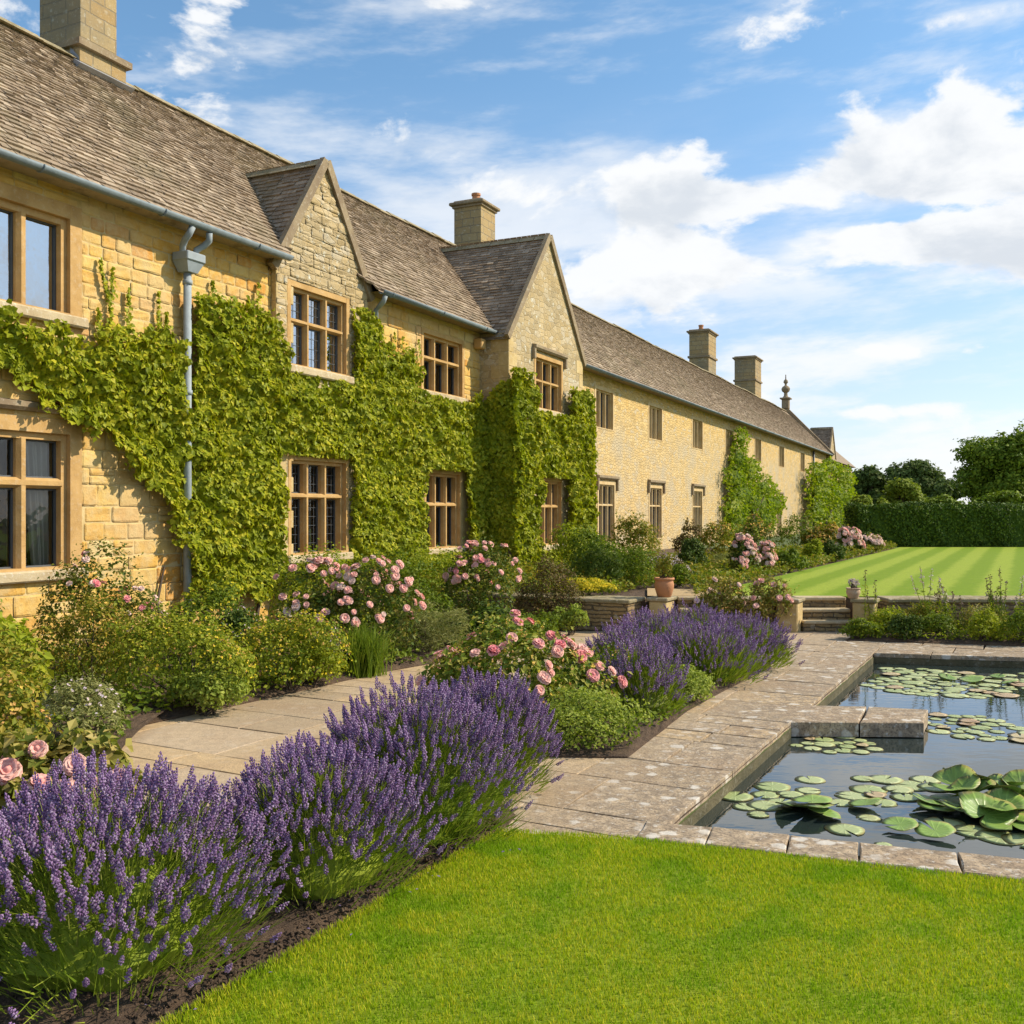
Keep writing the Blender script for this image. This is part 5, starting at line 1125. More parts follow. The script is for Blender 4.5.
shrub('grey_cushion', 'clipped grey green cushion at the corner of the striped lawn', 'shrub', 4.50, 20.4, .55, .38, .42, M_GREY, 4200, .035, 68, z=U, nl=14, tmpl=(LEAF[0]*A([.35, 1.7, 1]), LEAF[1]), up=1.2)
shrub('shrub', 'purple tinged low plant between the pot and the dark green shrub', 'shrub', 2.85, 18.4, .65, .5, .45, M_RED, 3200, .036, 69, z=U, nl=12, tops=18, flor=[(200, .03, M_PALEF, .2)])
shrub('shrub', 'green low plant right behind the terracotta pot', 'shrub', 2.75, 16.6, .35, .3, .42, M_MID, 1800, .035, 70, z=U, nl=8, tops=8)
# long border in front of the wing
bed = [ # u, v(base), width px, height px, type
 (790, 575, 0, 0, None)]
def border(u, v, wpx, hpx, mat, seed, label, name='shrub', cat='shrub', bl=None, flor=None, leaf=.06, n=2200, group=None, tops=8):
    x, y = G(u, v, U); px = y/F; h = hpx*px; w_ = wpx*px/2
    shrub(name, label, cat, x, y+w_*.6, w_, w_*.8, h, mat, n, leaf, seed, z=U, nl=11, bl=bl, flor=flor, tops=tops, group=group)
border(745, 578, 36, 44, M_ROSE, 71, 'blush rose bush behind the grey cushion, nearest of the two in the long border', 'rose_bush', 'rose bush', [(24, .085, M_BLUSH, .2), (46, .085, M_PINK, .2)], group='rose bushes')
border(766, 575, 30, 34, M_ROSEC, 72, 'blush rose bush right of its twin in the long border, touching the lawn', 'rose_bush', 'rose bush', [(24, .085, M_BLUSH, .15), (40, .08, M_PINK, .15)], group='rose bushes')
border(718, 563, 50, 42, M_OLIVE, 73, 'brownish green shrub against the wall behind the first blush rose', flor=[(80, .06, M_ORA, .4)])
border(690, 560, 44, 34, M_RED, 74, 'purplish plant at the foot of the wall between the second and third windows')
border(792, 572, 38, 22, M_MID, 75, 'low light green plant on the lawn edge right of the blush roses', tops=14)
border(816, 564, 28, 24, M_LIME, 76, 'small rounded lime shrub on the lawn edge, left of its darker neighbour')
border(836, 562, 30, 20, M_DARK, 77, 'small rounded dark shrub on the lawn edge near the far end of the border')
border(760, 556, 46, 40, M_ROSE, 78, 'tall dark shrub with red tips at the foot of the climbing vine', flor=[(60, .07, M_ORA, .4)])
border(800, 552, 50, 36, M_MID, 79, 'green shrub behind the lime shrub under the last ground floor window')
border(850, 556, 34, 30, M_ROSE, 80, 'rose bush with pink and orange blooms at the far end of the border', 'rose_bush', 'rose bush', [(40, .13, M_PINK, .2), (36, .13, M_BLUSH, .2)], leaf=.09, group='rose bushes')
border(826, 552, 44, 32, M_OLIVE, 81, 'reddish shrub between the small dark shrub and the far pink roses', leaf=.08, flor=[(140, .09, M_ORA, .3)])
border(874, 553, 34, 20, M_ROSEC, 82, 'rose bush with pale blooms where the border meets the hedge', 'rose_bush', 'rose bush', [(36, .13, M_BLUSH, .2)], leaf=.09, group='rose bushes')
border(868, 547, 40, 18, M_DARK, 83, 'dark green plant in the corner by the hedge', leaf=.09)
# rose and flowers above the lavender, on the retaining wall
shrub('rose_bush', 'cream and pink rose trailing over the low wall between the two flights of steps', 'rose bush', 2.95, 14.05, .42, .3, .80, M_ROSEC, 2200, .042, 84, nl=10, bl=[(8, .08, M_BLUSH, .5)], group='rose bushes', tops=10, flor=[(70, .03, M_ORA, .3)])
shrub('rose_bush', 'peach rose trailing over the low wall beside the left pillar of the wide steps', 'rose bush', 3.60, 14.0, .38, .26, .78, M_ROSEC, 2000, .042, 85, nl=10, bl=[(10, .075, M_PINK, .5)], group='rose bushes', tops=10, flor=[(70, .03, M_ORA, .3)])
shrub('pot_plant', 'wispy pinkish plant growing in the terracotta pot', 'plant', 2.205, 14.42, .16, .16, .34, M_OLIVE, 420, .035, 86, z=.74, nl=6, tops=14)
shrub('urn_plant', 'small dry pinkish plant growing in the pale urn', 'plant', 4.86, 14.18, .10, .10, .16, M_PALEF, 220, .026, 87, z=.62, nl=5, tops=5)
# ---- right hand bed in front of the low wall
r_ = np.random.default_rng(91)
items = [(4.72, 13.30, .34, .24, .26, M_MID, 'low green plant at the left end of the right-hand bed, by the path'), (5.15, 13.75, .36, .28, .44, M_LIME, 'yellow green mound left in the right-hand bed, beside the pillar'), (5.18, 13.12, .32, .24, .34, M_DARK, 'dark green low plant in front of the yellow green mound'), (5.62, 13.15, .36, .28, .38, M_MID, 'bushy green plant in the middle of the right-hand bed edge'),
         (5.72, 13.75, .42, .3, .50, M_OLIVE, 'olive plant against the long wall behind the bushy green plant'), (6.12, 12.92, .34, .26, .42, M_LIME, 'light green plant at the right-hand bed edge near the photo border'), (6.35, 13.5, .42, .3, .55, M_ROSEC, 'speckled pale plant against the long wall near the photo border'), (6.62, 12.75, .36, .3, .50, M_MID, 'green clump at the bed edge cut by the right photo border'), (7.2, 13.2, .5, .4, .55, M_OLIVE, 'olive clump just outside the right photo border')]
for i, (x, y, rx, ry, h, m_, lb) in enumerate(items): shrub('perennial', lb, 'perennial', x, y, rx, ry, h, m_, 2200, .032, 92+i, nl=9, tops=16, up=.7, group='plants in the right-hand bed')
def spikeplant(label, x, y, H, n, seed):
    r2 = np.random.default_rng(seed); e = empty('tall_spiky_plant', (x, y, 0)); tag(e, label, 'tall plant', 'tall spiky plants in the right-hand bed'); st, lf, sp = [], [], []
    for i in range(n):
        b = A([r2.normal()*.10, r2.normal()*.06, 0]); t_ = b+A([r2.normal()*.10, r2.normal()*.08, H*r2.uniform(.6, 1.05)]); st.append(tube([b, b*.6+t_*.4+A([0, 0, .03]), t_], [.006, .005, .003], 4))
        k = 26; u = r2.uniform(.1, .75, k)[:, None]; lf.append(inst(*(LEAF[0]*A([.35, 1.5, 1]), LEAF[1]), b+(t_-b)*u+r2.normal(size=(k, 3))*.018, frames(rdir(r2, k)+A([0, 0, .8]), r2.uniform(0, 6.3, k)), .055*r2.uniform(.7, 1.3, k)))
        k = 30; u = r2.uniform(.70, 1.0, k)[:, None]; sp.append(inst(*LEAF, b+(t_-b)*u+r2.normal(size=(k, 3))*.012, frames(rdir(r2, k), r2.uniform(0, 6.3, k)), .026*r2.uniform(.7, 1.3, k)))
    mk('stems', st, M_MID, e); mk('foliage', lf, M_MID if seed % 2 else M_LIME, e); tag(mk('flower_spikes', sp, M_SPIKE if seed % 3 else M_PALEF, e), kind='stuff')
for i, (x, y, H, n_, lb) in enumerate(((5.10, 13.95, .86, 3, 'thin brown flower spikes rising beside the right pillar of the wide steps'), (5.78, 13.55, .92, 5, 'tall brown spiked plant left of centre in the right-hand bed'), (6.05, 13.7, .72, 6, 'shorter green spiked plant against the wall in the right-hand bed'), (6.42, 13.15, .95, 8, 'tallest bushy spiked plant in the right-hand bed'), (6.75, 13.25, .82, 7, 'tall spiked plant at the right photo border, in front of the long wall'), (7.3, 12.9, .85, 8, 'tall spiked plant beyond the right photo border'))): spikeplant(lb, x, y, H, n_, 200+i)

# low growth that covers the soil between the bushes
def cover(name, label, poly, n, hgt, leaf, mat, seed, z=0.04, holes=()):
    r3 = np.random.default_rng(seed); P = A(poly); Q = np.c_[r3.uniform(P[:, 0].min(), P[:, 0].max(), n*3), r3.uniform(P[:, 1].min(), P[:, 1].max(), n*3)]; Q = Q[inpoly(Q, poly)]
    g = np.sin(Q[:, 0]*3.1+seed)*np.sin(Q[:, 1]*2.7+seed*2)+.5*np.sin(Q[:, 0]*8)*np.sin(Q[:, 1]*9); Q = Q[g > -.55][:n]; g = g[g > -.55][:n]; zz = z+hgt*(.25+.5*np.clip(g+.55, 0, 1.4)/1.4)*r3.uniform(.1, 1, len(Q))
    V = inst(*LEAF, np.c_[Q, zz], frames(rdir(r3, len(Q))*.8+A([0, 0, .9]), r3.uniform(0, 6.3, len(Q))), leaf*r3.uniform(.6, 1.3, len(Q))); return tag(mk(name, [V], mat), label, 'ground cover', kind='stuff')
def inpoly(P, poly):
    x, y = P[:, 0], P[:, 1]; c = np.zeros(len(P), bool); n = len(poly)
    for i in range(n):
        x1, y1 = poly[i]; x2, y2 = poly[(i+1) % n]; k = ((y1 > y) != (y2 > y)); c ^= k & (x < (x2-x1)*(y-y1)/((y2-y1) if y2 != y1 else 1e-9)+x1)
    return c
cover('ground_cover', 'low mixed green ground cover between the bushes of the wall bed', BED3, 26000, .34, .05, M_MID, 1)
cover('ground_cover', 'low mixed green ground cover in the middle bed', BED2, 9000, .22, .04, M_MID, 2)
cover('ground_cover', 'low green ground cover in the right-hand bed', BED4, 9000, .26, .04, M_LIME, 3)
cover('ground_cover', 'low mixed growth of the long border on the upper level', [(-3, 15), (1.5, 14.8), (2.1, 16.2), (3.0, 16.4), (2.7, 14.8), (13.4, 34.6), (11, 34), (-3, 16)], 42000, .42, .07, M_OLIVE, 4, z=.45)
cover('ground_cover', 'second layer of fresh green growth in the long border', [(-3, 15), (1.5, 14.8), (2.1, 16.2), (3.0, 16.4), (2.7, 14.8), (13.4, 34.6), (11, 34), (-3, 16)], 26000, .36, .06, M_MID, 9, z=.45)

shrub('shrub', 'olive bush in front of the lower ivy between the pink roses', 'shrub', -1.15, 12.3, .55, .4, .80, M_MID, 3000, .04, 141, nl=10, tops=12)
shrub('shrub', 'dark green filler bush behind the grey green mound', 'shrub', -.35, 12.3, .5, .35, .62, M_DARK, 2600, .04, 142, nl=10, tops=10)
shrub('shrub', 'feathery olive growth at the left edge in front of the broad leaved plant', 'shrub', -3.95, 7.3, .55, .45, .85, M_OLIVE, 3000, .04, 143, nl=11, tops=16)
shrub('shrub', 'low lime plant at the path edge below the lime spotted bush', 'shrub', -2.55, 8.35, .45, .28, .40, M_HERB, 2600, .034, 144, nl=9, tops=10)
shrub('low_shrub', 'green growth at the left foot of the middle pink rose, by the path', 'shrub', -.35, 8.3, .45, .40, .50, M_ROSEC, 2400, .042, 145, nl=9, tops=12, bl=[(3, .08, M_PINK, .4)])
# ------------------------------------------------------------------ ivy on the facade (built in the house frame, rooted in the bed)
def inpoly(P, poly):
    x, y = P[:, 0], P[:, 1]; c = np.zeros(len(P), bool); n = len(poly)
    for i in range(n):
        x1, y1 = poly[i]; x2, y2 = poly[(i+1) % n]; k = ((y1 > y) != (y2 > y)); c ^= k & (x < (x2-x1)*(y-y1)/((y2-y1) if y2 != y1 else 1e-9)+x1)
    return c
def ivy_area(rng, poly, holes, dens, X, th, leaf, edge=.0):
    P = A(poly); (a0, b0), (a1, b1) = P.min(0), P.max(0); n = int((a1-a0)*(b1-b0)*dens); Q = np.c_[rng.uniform(a0, a1, n), rng.uniform(b0, b1, n)]
    J = Q+rng.normal(size=Q.shape)*.03+.07*np.c_[np.sin(Q[:, 1]*9+Q[:, 0]*4), np.sin(Q[:, 0]*8+2)+.6*np.sin(Q[:, 0]*19)]; k = inpoly(J, poly)
    for h in holes: k &= ~((Q[:, 0] > h[0]) & (Q[:, 0] < h[1]) & (Q[:, 1] > h[2]) & (Q[:, 1] < h[3]))
    if X < -9.9: k &= ~((np.abs(Q[:, 0]-dy) < .085) & (Q[:, 1] > 3.05))
    Q = Q[k]; n = len(Q)
    # pillowy thickness: sum of bumps, and leaves that follow its slope
    def thick(Q):
        def f(s, px, pz): return np.sin(Q[:, 0]*s+px+1.7*np.sin(Q[:, 1]*s*.7+pz))*np.sin(Q[:, 1]*s*1.1+pz+1.3*np.sin(Q[:, 0]*s*.8))
        return th*(.75+.30*f(2.3, 1, 2)+.28*f(5.1, 4, .5)+.22*f(11, .3, 5)+.12*f(23, 2, 1))
    t = thick(Q); e = .02; gy = (thick(Q+A([e, 0]))-t)/e; gz = (thick(Q+A([0, e]))-t)/e
    r0 = rng.uniform(0, 1, n)**.35
    xx = X+.02+np.maximum(t, .03)*r0
    N = np.stack([np.ones(n), -gy*1.5+rng.normal(size=n)*.36, .32-gz*1.5+rng.normal(size=n)*.36], 1)
    B = frames(N, rng.normal(size=n)*.55)
    # local +y of the template must point up the wall
    return inst(*IVYL, np.c_[xx, Q], B, leaf*rng.uniform(.55, 1.25, n)), np.c_[xx, Q]
def toYZ(px, X): return [HW(u, v, X) for u, v in px]
IX = -9.80
outer = [(-60, 296), (0, 314), (30, 322), (52, 330), (75, 336), (93, 344), (100, 334), (118, 332), (130, 326), (150, 330), (172, 334), (186, 342), (196, 336), (194, 318), (206, 298), (216, 293), (228, 298), (240, 312), (250, 306), (257, 302), (270, 314), (284, 332), (289, 352), (293, 366), (320, 372), (345, 379), (350, 378), (347, 345), (346, 316), (356, 309), (376, 311), (382, 328), (384, 345), (392, 346), (402, 352), (412, 350), (420, 366), (424, 388), (440, 398), (462, 403), (472, 396), (484, 392), (490, 600),
         (300, 600), (190, 592), (190, 548), (176, 525), (168, 510), (158, 490), (146, 478), (130, 458), (112, 436), (90, 424), (66, 414), (48, 404), (42, 388), (30, 378), (0, 374), (-60, 352)]
ip = toYZ(outer, IX)
def hole(h, a=.02, b=.02, c=.0, d=.03): return (h[0]+a, h[1]-b, h[2]-c, h[3]-d)
h_low1, h_low2, h_up1, h_up2 = hg[1], hm[3], hg[0], hm[2]
def shift(h, X0):   # where the opening shows at the ivy's own plane
    return h
hol = [(h_low1[0]-.20, h_low1[1]+.03, h_low1[2]-.12, h_low1[3]+.0), (h_low2[0]-.24, h_low2[1]+.03, h_low2[2]-.1, h_low2[3]+.0), (h_up1[0]-.12, h_up1[1]+.04, h_up1[2]-.10, 9), (h_up2[0]-.18, h_up2[1]+.04, h_up2[2]-.10, 9)]
r_ = np.random.default_rng(77)
ivy = empty('ivy', (0, 0, 0), -TH); tag(ivy, 'huge yellow green ivy covering the near half of the facade, around the first gable', 'ivy', 'ivies on the facade')
g1, _ = ivy_area(r_, ip, hol, 2700, -9.95, .23, .070)
mk('foliage', [g1], M_IVY, ivy)
# thin young tendrils reaching up the bare wall
td = []
for (u, v0, v1, w_) in ((105, 340, 258, 4), (112, 300, 268, 5), (128, 335, 288, 6), (158, 335, 292, 4), (166, 338, 312, 3), (98, 340, 308, 5), (212, 300, 281, 5), (258, 306, 283, 5), (402, 352, 336, 6), (418, 360, 340, 5), (394, 350, 332, 4)):
    n = int((v0-v1)*2.2); t_ = r_.uniform(0, 1, n); vv = v0+(v1-v0)*t_; uu = u+(5*np.sin(t_*5) if u == 105 else 0)+r_.normal(size=n)*w_*.35*(1.1-t_)
    Q = A([HW(a_, b_, -9.95) for a_, b_ in zip(uu, vv)]); N = np.stack([np.ones(n), r_.normal(size=n)*.5, .3+r_.normal(size=n)*.5], 1)
    td.append(inst(*IVYL, np.c_[np.full(n, -9.955)+r_.uniform(0, .04, n), Q], frames(N, r_.normal(size=n)*.6), .055*r_.uniform(.5, 1.2, n)))
for t_ in td: mk('young_shoot', [t_], M_IVY, ivy)
tr = []
for i in range(16):
    y = 10.0+i*.6; tr.append(tube([(-9.93, y, 0), (-9.95, y+r_.normal()*.1, .5), (-9.96, y+r_.normal()*.2, .98)], [.035, .025, .012], 5))
tr += [tube([(-9.95, 12.0, 2.0), (-9.95, 10.8, 2.7), (-9.95, 9.4, 3.3), (-9.95, 8, 3.6), (-9.95, 6.9, 3.65)], [.03, .025, .02, .015, .01], 5)]
mk('stems', tr, TWIG, ivy)
mkl = [ (ip, hol) ]
# leaves on the reveals of the ivy beside the windows and the thick right hand column
# ivy wrapping the bay
biv = empty('ivy', (0, 0, 0), -TH); tag(biv, 'thick ivy wrapping the lower half of the second gable, around its two windows', 'ivy', 'ivies on the facade')
bp = toYZ([(502, 386), (510, 370), (522, 368), (531, 373), (535, 386), (536, 406), (548, 414), (560, 419), (564, 414), (563, 398), (568, 392), (578, 391), (590, 395), (595, 410), (596, 610), (500, 610)], -9.05)
hb2 = [(hb[1][0]-.30, hb[1][1]+.02, hb[1][2]-.10, hb[1][3]+.0), (hb[0][0]-.22, hb[0][1]+.04, hb[0][2]-.08, 9)]
bp = [(max(B1[0]-.18, y), z) for y, z in bp]
g2, _ = ivy_area(r_, bp, hb2, 2200, -9.25, .28, .080)
def sidewall(y0, side, top, n, X0, X1, th):
    X = r_.uniform(X0, X1, n); z = r_.uniform(0, 1, n)*top(X); k = r_.uniform(0, 1, n)**.6
    yy = y0+side*(.02+th*k*(.7+.3*np.sin(z*5+X*4))); N = np.stack([r_.normal(size=n)*.4, side*np.ones(n), .35+r_.normal(size=n)*.4], 1)
    return inst(*IVYL, np.c_[X, yy, z], frames(N, r_.normal(size=n)*.5), .08*r_.uniform(.55, 1.25, n))
zt_l = HW(483, 402, -9.9)[1]; zt_r = HW(506, 372, -9.1)[1]
s1 = sidewall(B1[0], -1, lambda X: zt_l+(zt_r-zt_l)*np.clip((X+9.9)/.5, 0, 1)-.1, 8000, -10, -9.02, .20)
zr = HW(590, 398, -9.2)[1]
s2 = sidewall(B1[1], 1, lambda X: zr-.1+0*X, 5600, -10, -9.0, .22)
mk('foliage', [g2, s1, s2], M_IVY, biv)
mk('stems', [tube([(-9.2, B1[0]-.1, 0), (-9.25, B1[0]-.05, 1.5), (-9.22, B1[0]+.4, 2.6), (-9.2, B1[0]+1, 3.2)], [.05, .04, .02, .01], 6), tube([(-9.2, B1[1]+.1, 0), (-9.25, B1[1]+.05, 1.5), (-9.22, B1[1]-.3, 2.6)], [.05, .04, .02], 6)], TWIG, biv)
# ------------------------------------------------------------------ climbers on the long wing
def climber(label, items, X, seed, n, leaf, trunk, depth=.75):
    r2 = np.random.default_rng(seed); e = empty('climbing_vine', (0, 0, 0), -TH); tag(e, label, 'climbing vine', 'climbing vines on the long wing'); L = []
    for (u, v, ru, rv) in items:
        y, z = HW(u, v, X); y2, _ = HW(u+ru, v, X); _, z2 = HW(u, v-rv, X); L.append((X-.25, y, z, depth*.62*min(1, (z2-z)), abs(y2-y)*.78, abs(z2-z)))
    mk('foliage', [lobe_leaves(r2, L, n, leaf, LEAF, .4, zmin=-2)]+core(r2, L, .55), M_VINE, e)
    ut, vt, vb = trunk; y, z = HW(ut, vt, X); yb, zb_ = HW(ut, vb, X)
    mk('trunk', [tube([(X-.2, yb, .3), (X-.25, yb+.1, 1.2), (X-.2, y, z), (X-.1, y-.3, z+1.2)], [.14, .11, .09, .05], 8), tube([(X-.25, yb+.1, 1.3), (X-.2, y+.8, z+.4), (X, y+1.4, z+1)], [.09, .06, .03], 7)], TWIG, e)
climber('green climbing vine in the middle of the long wing wall', [(747, 440, 6, 14), (745, 458, 9, 14), (741, 478, 11, 14), (756, 470, 10, 14), (750, 495, 15, 16), (770, 488, 12, 12), (765, 505, 17, 16), (742, 508, 12, 18), (780, 503, 11, 12), (745, 530, 13, 20), (771, 520, 11, 14), (737, 545, 9, 14), (762, 534, 9, 14)], -9.4, 301, 9000, .13, (757, 520, 560))
climber('climbing vine at the far corner of the house, next to the hedge', [(822, 474, 8, 12), (836, 468, 10, 9), (848, 478, 9, 12), (828, 492, 13, 16), (845, 497, 13, 17), (852, 515, 8, 15), (838, 518, 12, 18), (822, 512, 8, 14), (842, 540, 11, 16), (852, 500, 8, 10)], -9.0, 302, 8000, .20, (829, 525, 552), 1.0)
# ------------------------------------------------------------------ hedge and trees
def hedge():
    r2 = np.random.default_rng(401); e = empty('hedge', (26, 36.4, .45)); tag(e, 'long clipped dark green hedge closing the striped lawn', 'hedge'); x0, x1, d, h = -13.6, 22, 1.2, 1.50
    n = 60000; u = r2.uniform(x0, x1, n); fr = r2.uniform(size=n) < .62; z = np.where(fr, r2.uniform(0, 1, n)*h, h); y = np.where(fr, -d/2, r2.uniform(-d/2, d/2, n))
    bmp = .06*np.sin(u*2.1)+.05*np.sin(u*5.3+z*3)+.03*np.sin(u*9+z*7); y = y-np.where(fr, bmp+r2.uniform(-.10, .08, n), 0); z = z+np.where(fr, 0, bmp*.7+r2.uniform(-.08, .06, n)); N = np.where(fr[:, None], A([[0, -1, .15]]), A([[0, -.1, 1]]))+r2.normal(size=(n, 3))*.38
    k = u < -8.0; k |= r2.uniform(size=n) < .35; u, y, z, N = u[k], y[k], z[k], N[k]; n = len(u)
    n2 = 1500; z2 = r2.uniform(0, 1, n2)*h; y2 = r2.uniform(-d/2, d/2, n2)
    a_ = inst(*LEAF, np.c_[u, y, z], frames(N, r2.uniform(0, 6.3, n)), .085*r2.uniform(.6, 1.4, n)); b_ = inst(*LEAF, np.c_[np.full(n2, x0)+r2.uniform(-.1, .05, n2), y2, z2], frames(A([[-1, 0, .3]])+r2.normal(size=(n2, 3))*.5, r2.uniform(0, 6.3, n2)), .085*r2.uniform(.6, 1.4, n2))
    mk('foliage', [a_, b_, box(x0+.1, x1, -d/2+.10, d/2, 0, h-.08)], M_HEDGE, e)
hedge()
def tree(label, u, vtop, wpx, y, mat, seed, n, leaf, nl=26, asp=.8, trunkh=.3, name='tree'):
    r2 = np.random.default_rng(seed); x = (u-512)/F*y; H = EYE+(HV-vtop)/F*y-.45; R = wpx/2/F*y; e = empty(name, (x, y, .45)); tag(e, label, 'tree', 'trees beyond the hedge')
    L = []; cz = H*(trunkh+(1-trunkh)*.48); rz = H*(1-trunkh)*.52
    for i in range(nl):
        d = rdir(r2, 1)[0]; k = r2.uniform(.40, .80); s_ = r2.uniform(.18, .36); L.append((d[0]*R*k, d[1]*R*k*.9, cz+d[2]*rz*k, R*s_, R*s_, min(R, rz)*s_*.9))
    mk('crown', [lobe_leaves(r2, L, n, leaf, LEAF, .45, .55, 0, zmin=-2, jitter=.5)]+core(r2, L, .6), mat, e)
    tp = [tube([(0, 0, -.2), (.1, 0, H*.2), (0, .1, H*.45), (0, 0, H*.7)], [R*.09, R*.07, R*.05, R*.02], 8)]
    for i in range(9): l = L[i]; tp.append(tube([(0, 0, H*.22), (l[0]*.5, l[1]*.5, (l[2]+H*.22)*.52), (l[0], l[1], l[2])], [R*.045, R*.03, R*.012], 6))
    mk('trunk', tp, TWIG, e)
tree('big round broadleaf tree at the right edge, tallest above the hedge', 1006, 424, 106, 95, M_TREE, 501, 34000, .30, 60, trunkh=.10)
tree('dark domed tree in the middle distance, left of the biggest tree', 914, 458, 62, 120, M_TREED, 502, 18000, .36, 40, trunkh=.1)
tree('dark low tree nearest to the end of the house', 868, 466, 54, 125, M_TREED, 503, 15000, .42, 34, trunkh=.1)
tree('small light green tree just above the hedge, in front of the dark domed tree', 903, 478, 50, 62, M_TREEL, 504, 9000, .20, 24, trunkh=.1)
tree('pale green bush tree above the left end of the hedge', 868, 489, 40, 55, M_TREEL, 505, 6000, .19, 16, trunkh=.05)
tree('dark tree filling the gap left of the biggest tree', 944, 474, 44, 110, M_TREED, 506, 9000, .36, 24, trunkh=.08)
tree('round dark shrubby tree in front of the biggest tree, just over the hedge', 990, 489, 66, 70, M_TREE, 507, 6000, .26, 18, trunkh=.05)
tree('dark tree beyond the right edge behind the hedge', 1150, 455, 90, 100, M_TREED, 508, 8000, .42, 20, trunkh=.1)
tree('light tree low over the hedge between the pale bush tree and the gap', 938, 488, 44, 75, M_TREE, 509, 7000, .24, 20, trunkh=.05)
# ------------------------------------------------------------------ lawn blades
def pip(Q, poly): return inpoly(Q, poly)
r2 = np.random.default_rng(601)
def blades(name, poly, dens, hgt, z, region, wd):
    P = A(poly); (a0, b0), (a1, b1) = (region[0], region[1]), (region[2], region[3]); n = int((a1-a0)*(b1-b0)*dens); Q = np.c_[r2.uniform(a0, a1, n), r2.uniform(b0, b1, n)]; Q = Q[inpoly(Q+r2.normal(size=Q.shape)*.006, poly)]
    k = np.abs(Q[:, 0]) < Q[:, 1]*.56+.3; Q = Q[k]; n = len(Q); ph = r2.uniform(0, 6.283, n); h_ = hgt*r2.uniform(.5, 1.25, n); ln = h_*r2.uniform(.1, .8, n); w_ = wd*r2.uniform(.7, 1.3, n)
    s_ = np.stack([-np.sin(ph), np.cos(ph)], 1)*w_[:, None]; o_ = np.stack([np.cos(ph+r2.normal(size=n)*.5), np.sin(ph)], 1); zz = np.full(n, z)
    V = np.stack([np.c_[Q-s_, zz], np.c_[Q+s_, zz], np.c_[Q+o_*ln[:, None]*.45+s_*.7, zz+h_*.62], np.c_[Q+o_*ln[:, None]*.45-s_*.7, zz+h_*.62], np.c_[Q+o_*ln[:, None], zz+h_]], 1).reshape(-1, 3); off = (np.arange(n)*5)[:, None, None]
    o = mk(name, [(V, (np.array([[0, 1, 2, 3]])[None]+off).reshape(-1, 4)), (np.zeros((0, 3)), np.zeros((0, 3), int))], M_GRASS)
    tri = (np.array([[3, 2, 4]])[None]+off).reshape(-1, 3)
    bpy.data.objects.remove(o); o = mk(name, [(V, [list(f) for f in []])], M_GRASS) if False else mk2(name, V, (np.array([[0, 1, 2, 3]])[None]+off).reshape(-1, 4), tri, M_GRASS)
    return tag(o, kind='stuff')
def mk2(name, V, Q, T, mat):
    me = bpy.data.meshes.new(name); me.vertices.add(len(V)); me.vertices.foreach_set('co', V.astype(np.float32).ravel())
    I = np.concatenate([Q.ravel(), T.ravel()]); me.loops.add(len(I)); me.loops.foreach_set('vertex_index', I.astype(np.int32)); tot = np.concatenate([np.full(len(Q), 4), np.full(len(T), 3)])
    me.polygons.add(len(tot)); me.polygons.foreach_set('loop_start', np.concatenate([[0], np.cumsum(tot)[:-1]]).astype(np.int32)); me.polygons.foreach_set('loop_total', tot.astype(np.int32)); me.materials.append(mat); me.polygons.foreach_set('use_smooth', np.zeros(len(tot), dtype=bool))
    me.update(calc_edges=True); o = bpy.data.objects.new(name, me); COL.objects.link(o); return o
tag(blades('grass', LAWNP, 26000, .020, .034, (-2.2, 3.0, 3.2, 5.25), .0016), 'short mown green grass of the near lawn', 'grass')
# ------------------------------------------------------------------ crumbs and clods on the soil strip
def clods(poly, n, seed, name='soil_crumbs', mat=SOIL, z=.05):
    r3 = np.random.default_rng(seed); P = A(poly); Q = np.c_[r3.uniform(P[:, 0].min(), P[:, 0].max(), n*2), r3.uniform(P[:, 1].min(), P[:, 1].max(), n*2)]; Q = Q[inpoly(Q, poly)][:n]; s_ = r3.uniform(.3, 1, len(Q))**2*.014+.003
    V, Fa = inst(*OCT, np.c_[Q, np.full(len(Q), z-.01)], frames(rdir(r3, len(Q))), np.stack([s_, s_*r3.uniform(.6, 1, len(Q)), s_*.7], 1)); o = mk(name, [(V, Fa)], mat); return tag(o, 'loose crumbs of dark soil and mulch along the lawn edge', 'soil', kind='stuff')
clods([(-0.05, 5.25), (-.2, 5.9), (-1.3, 4.9), (-2.4, 2.8), (-1.7, 2.4), (-1.07, 3.42), (-.81, 3.88), (-.58, 4.3)], 9000, 611)
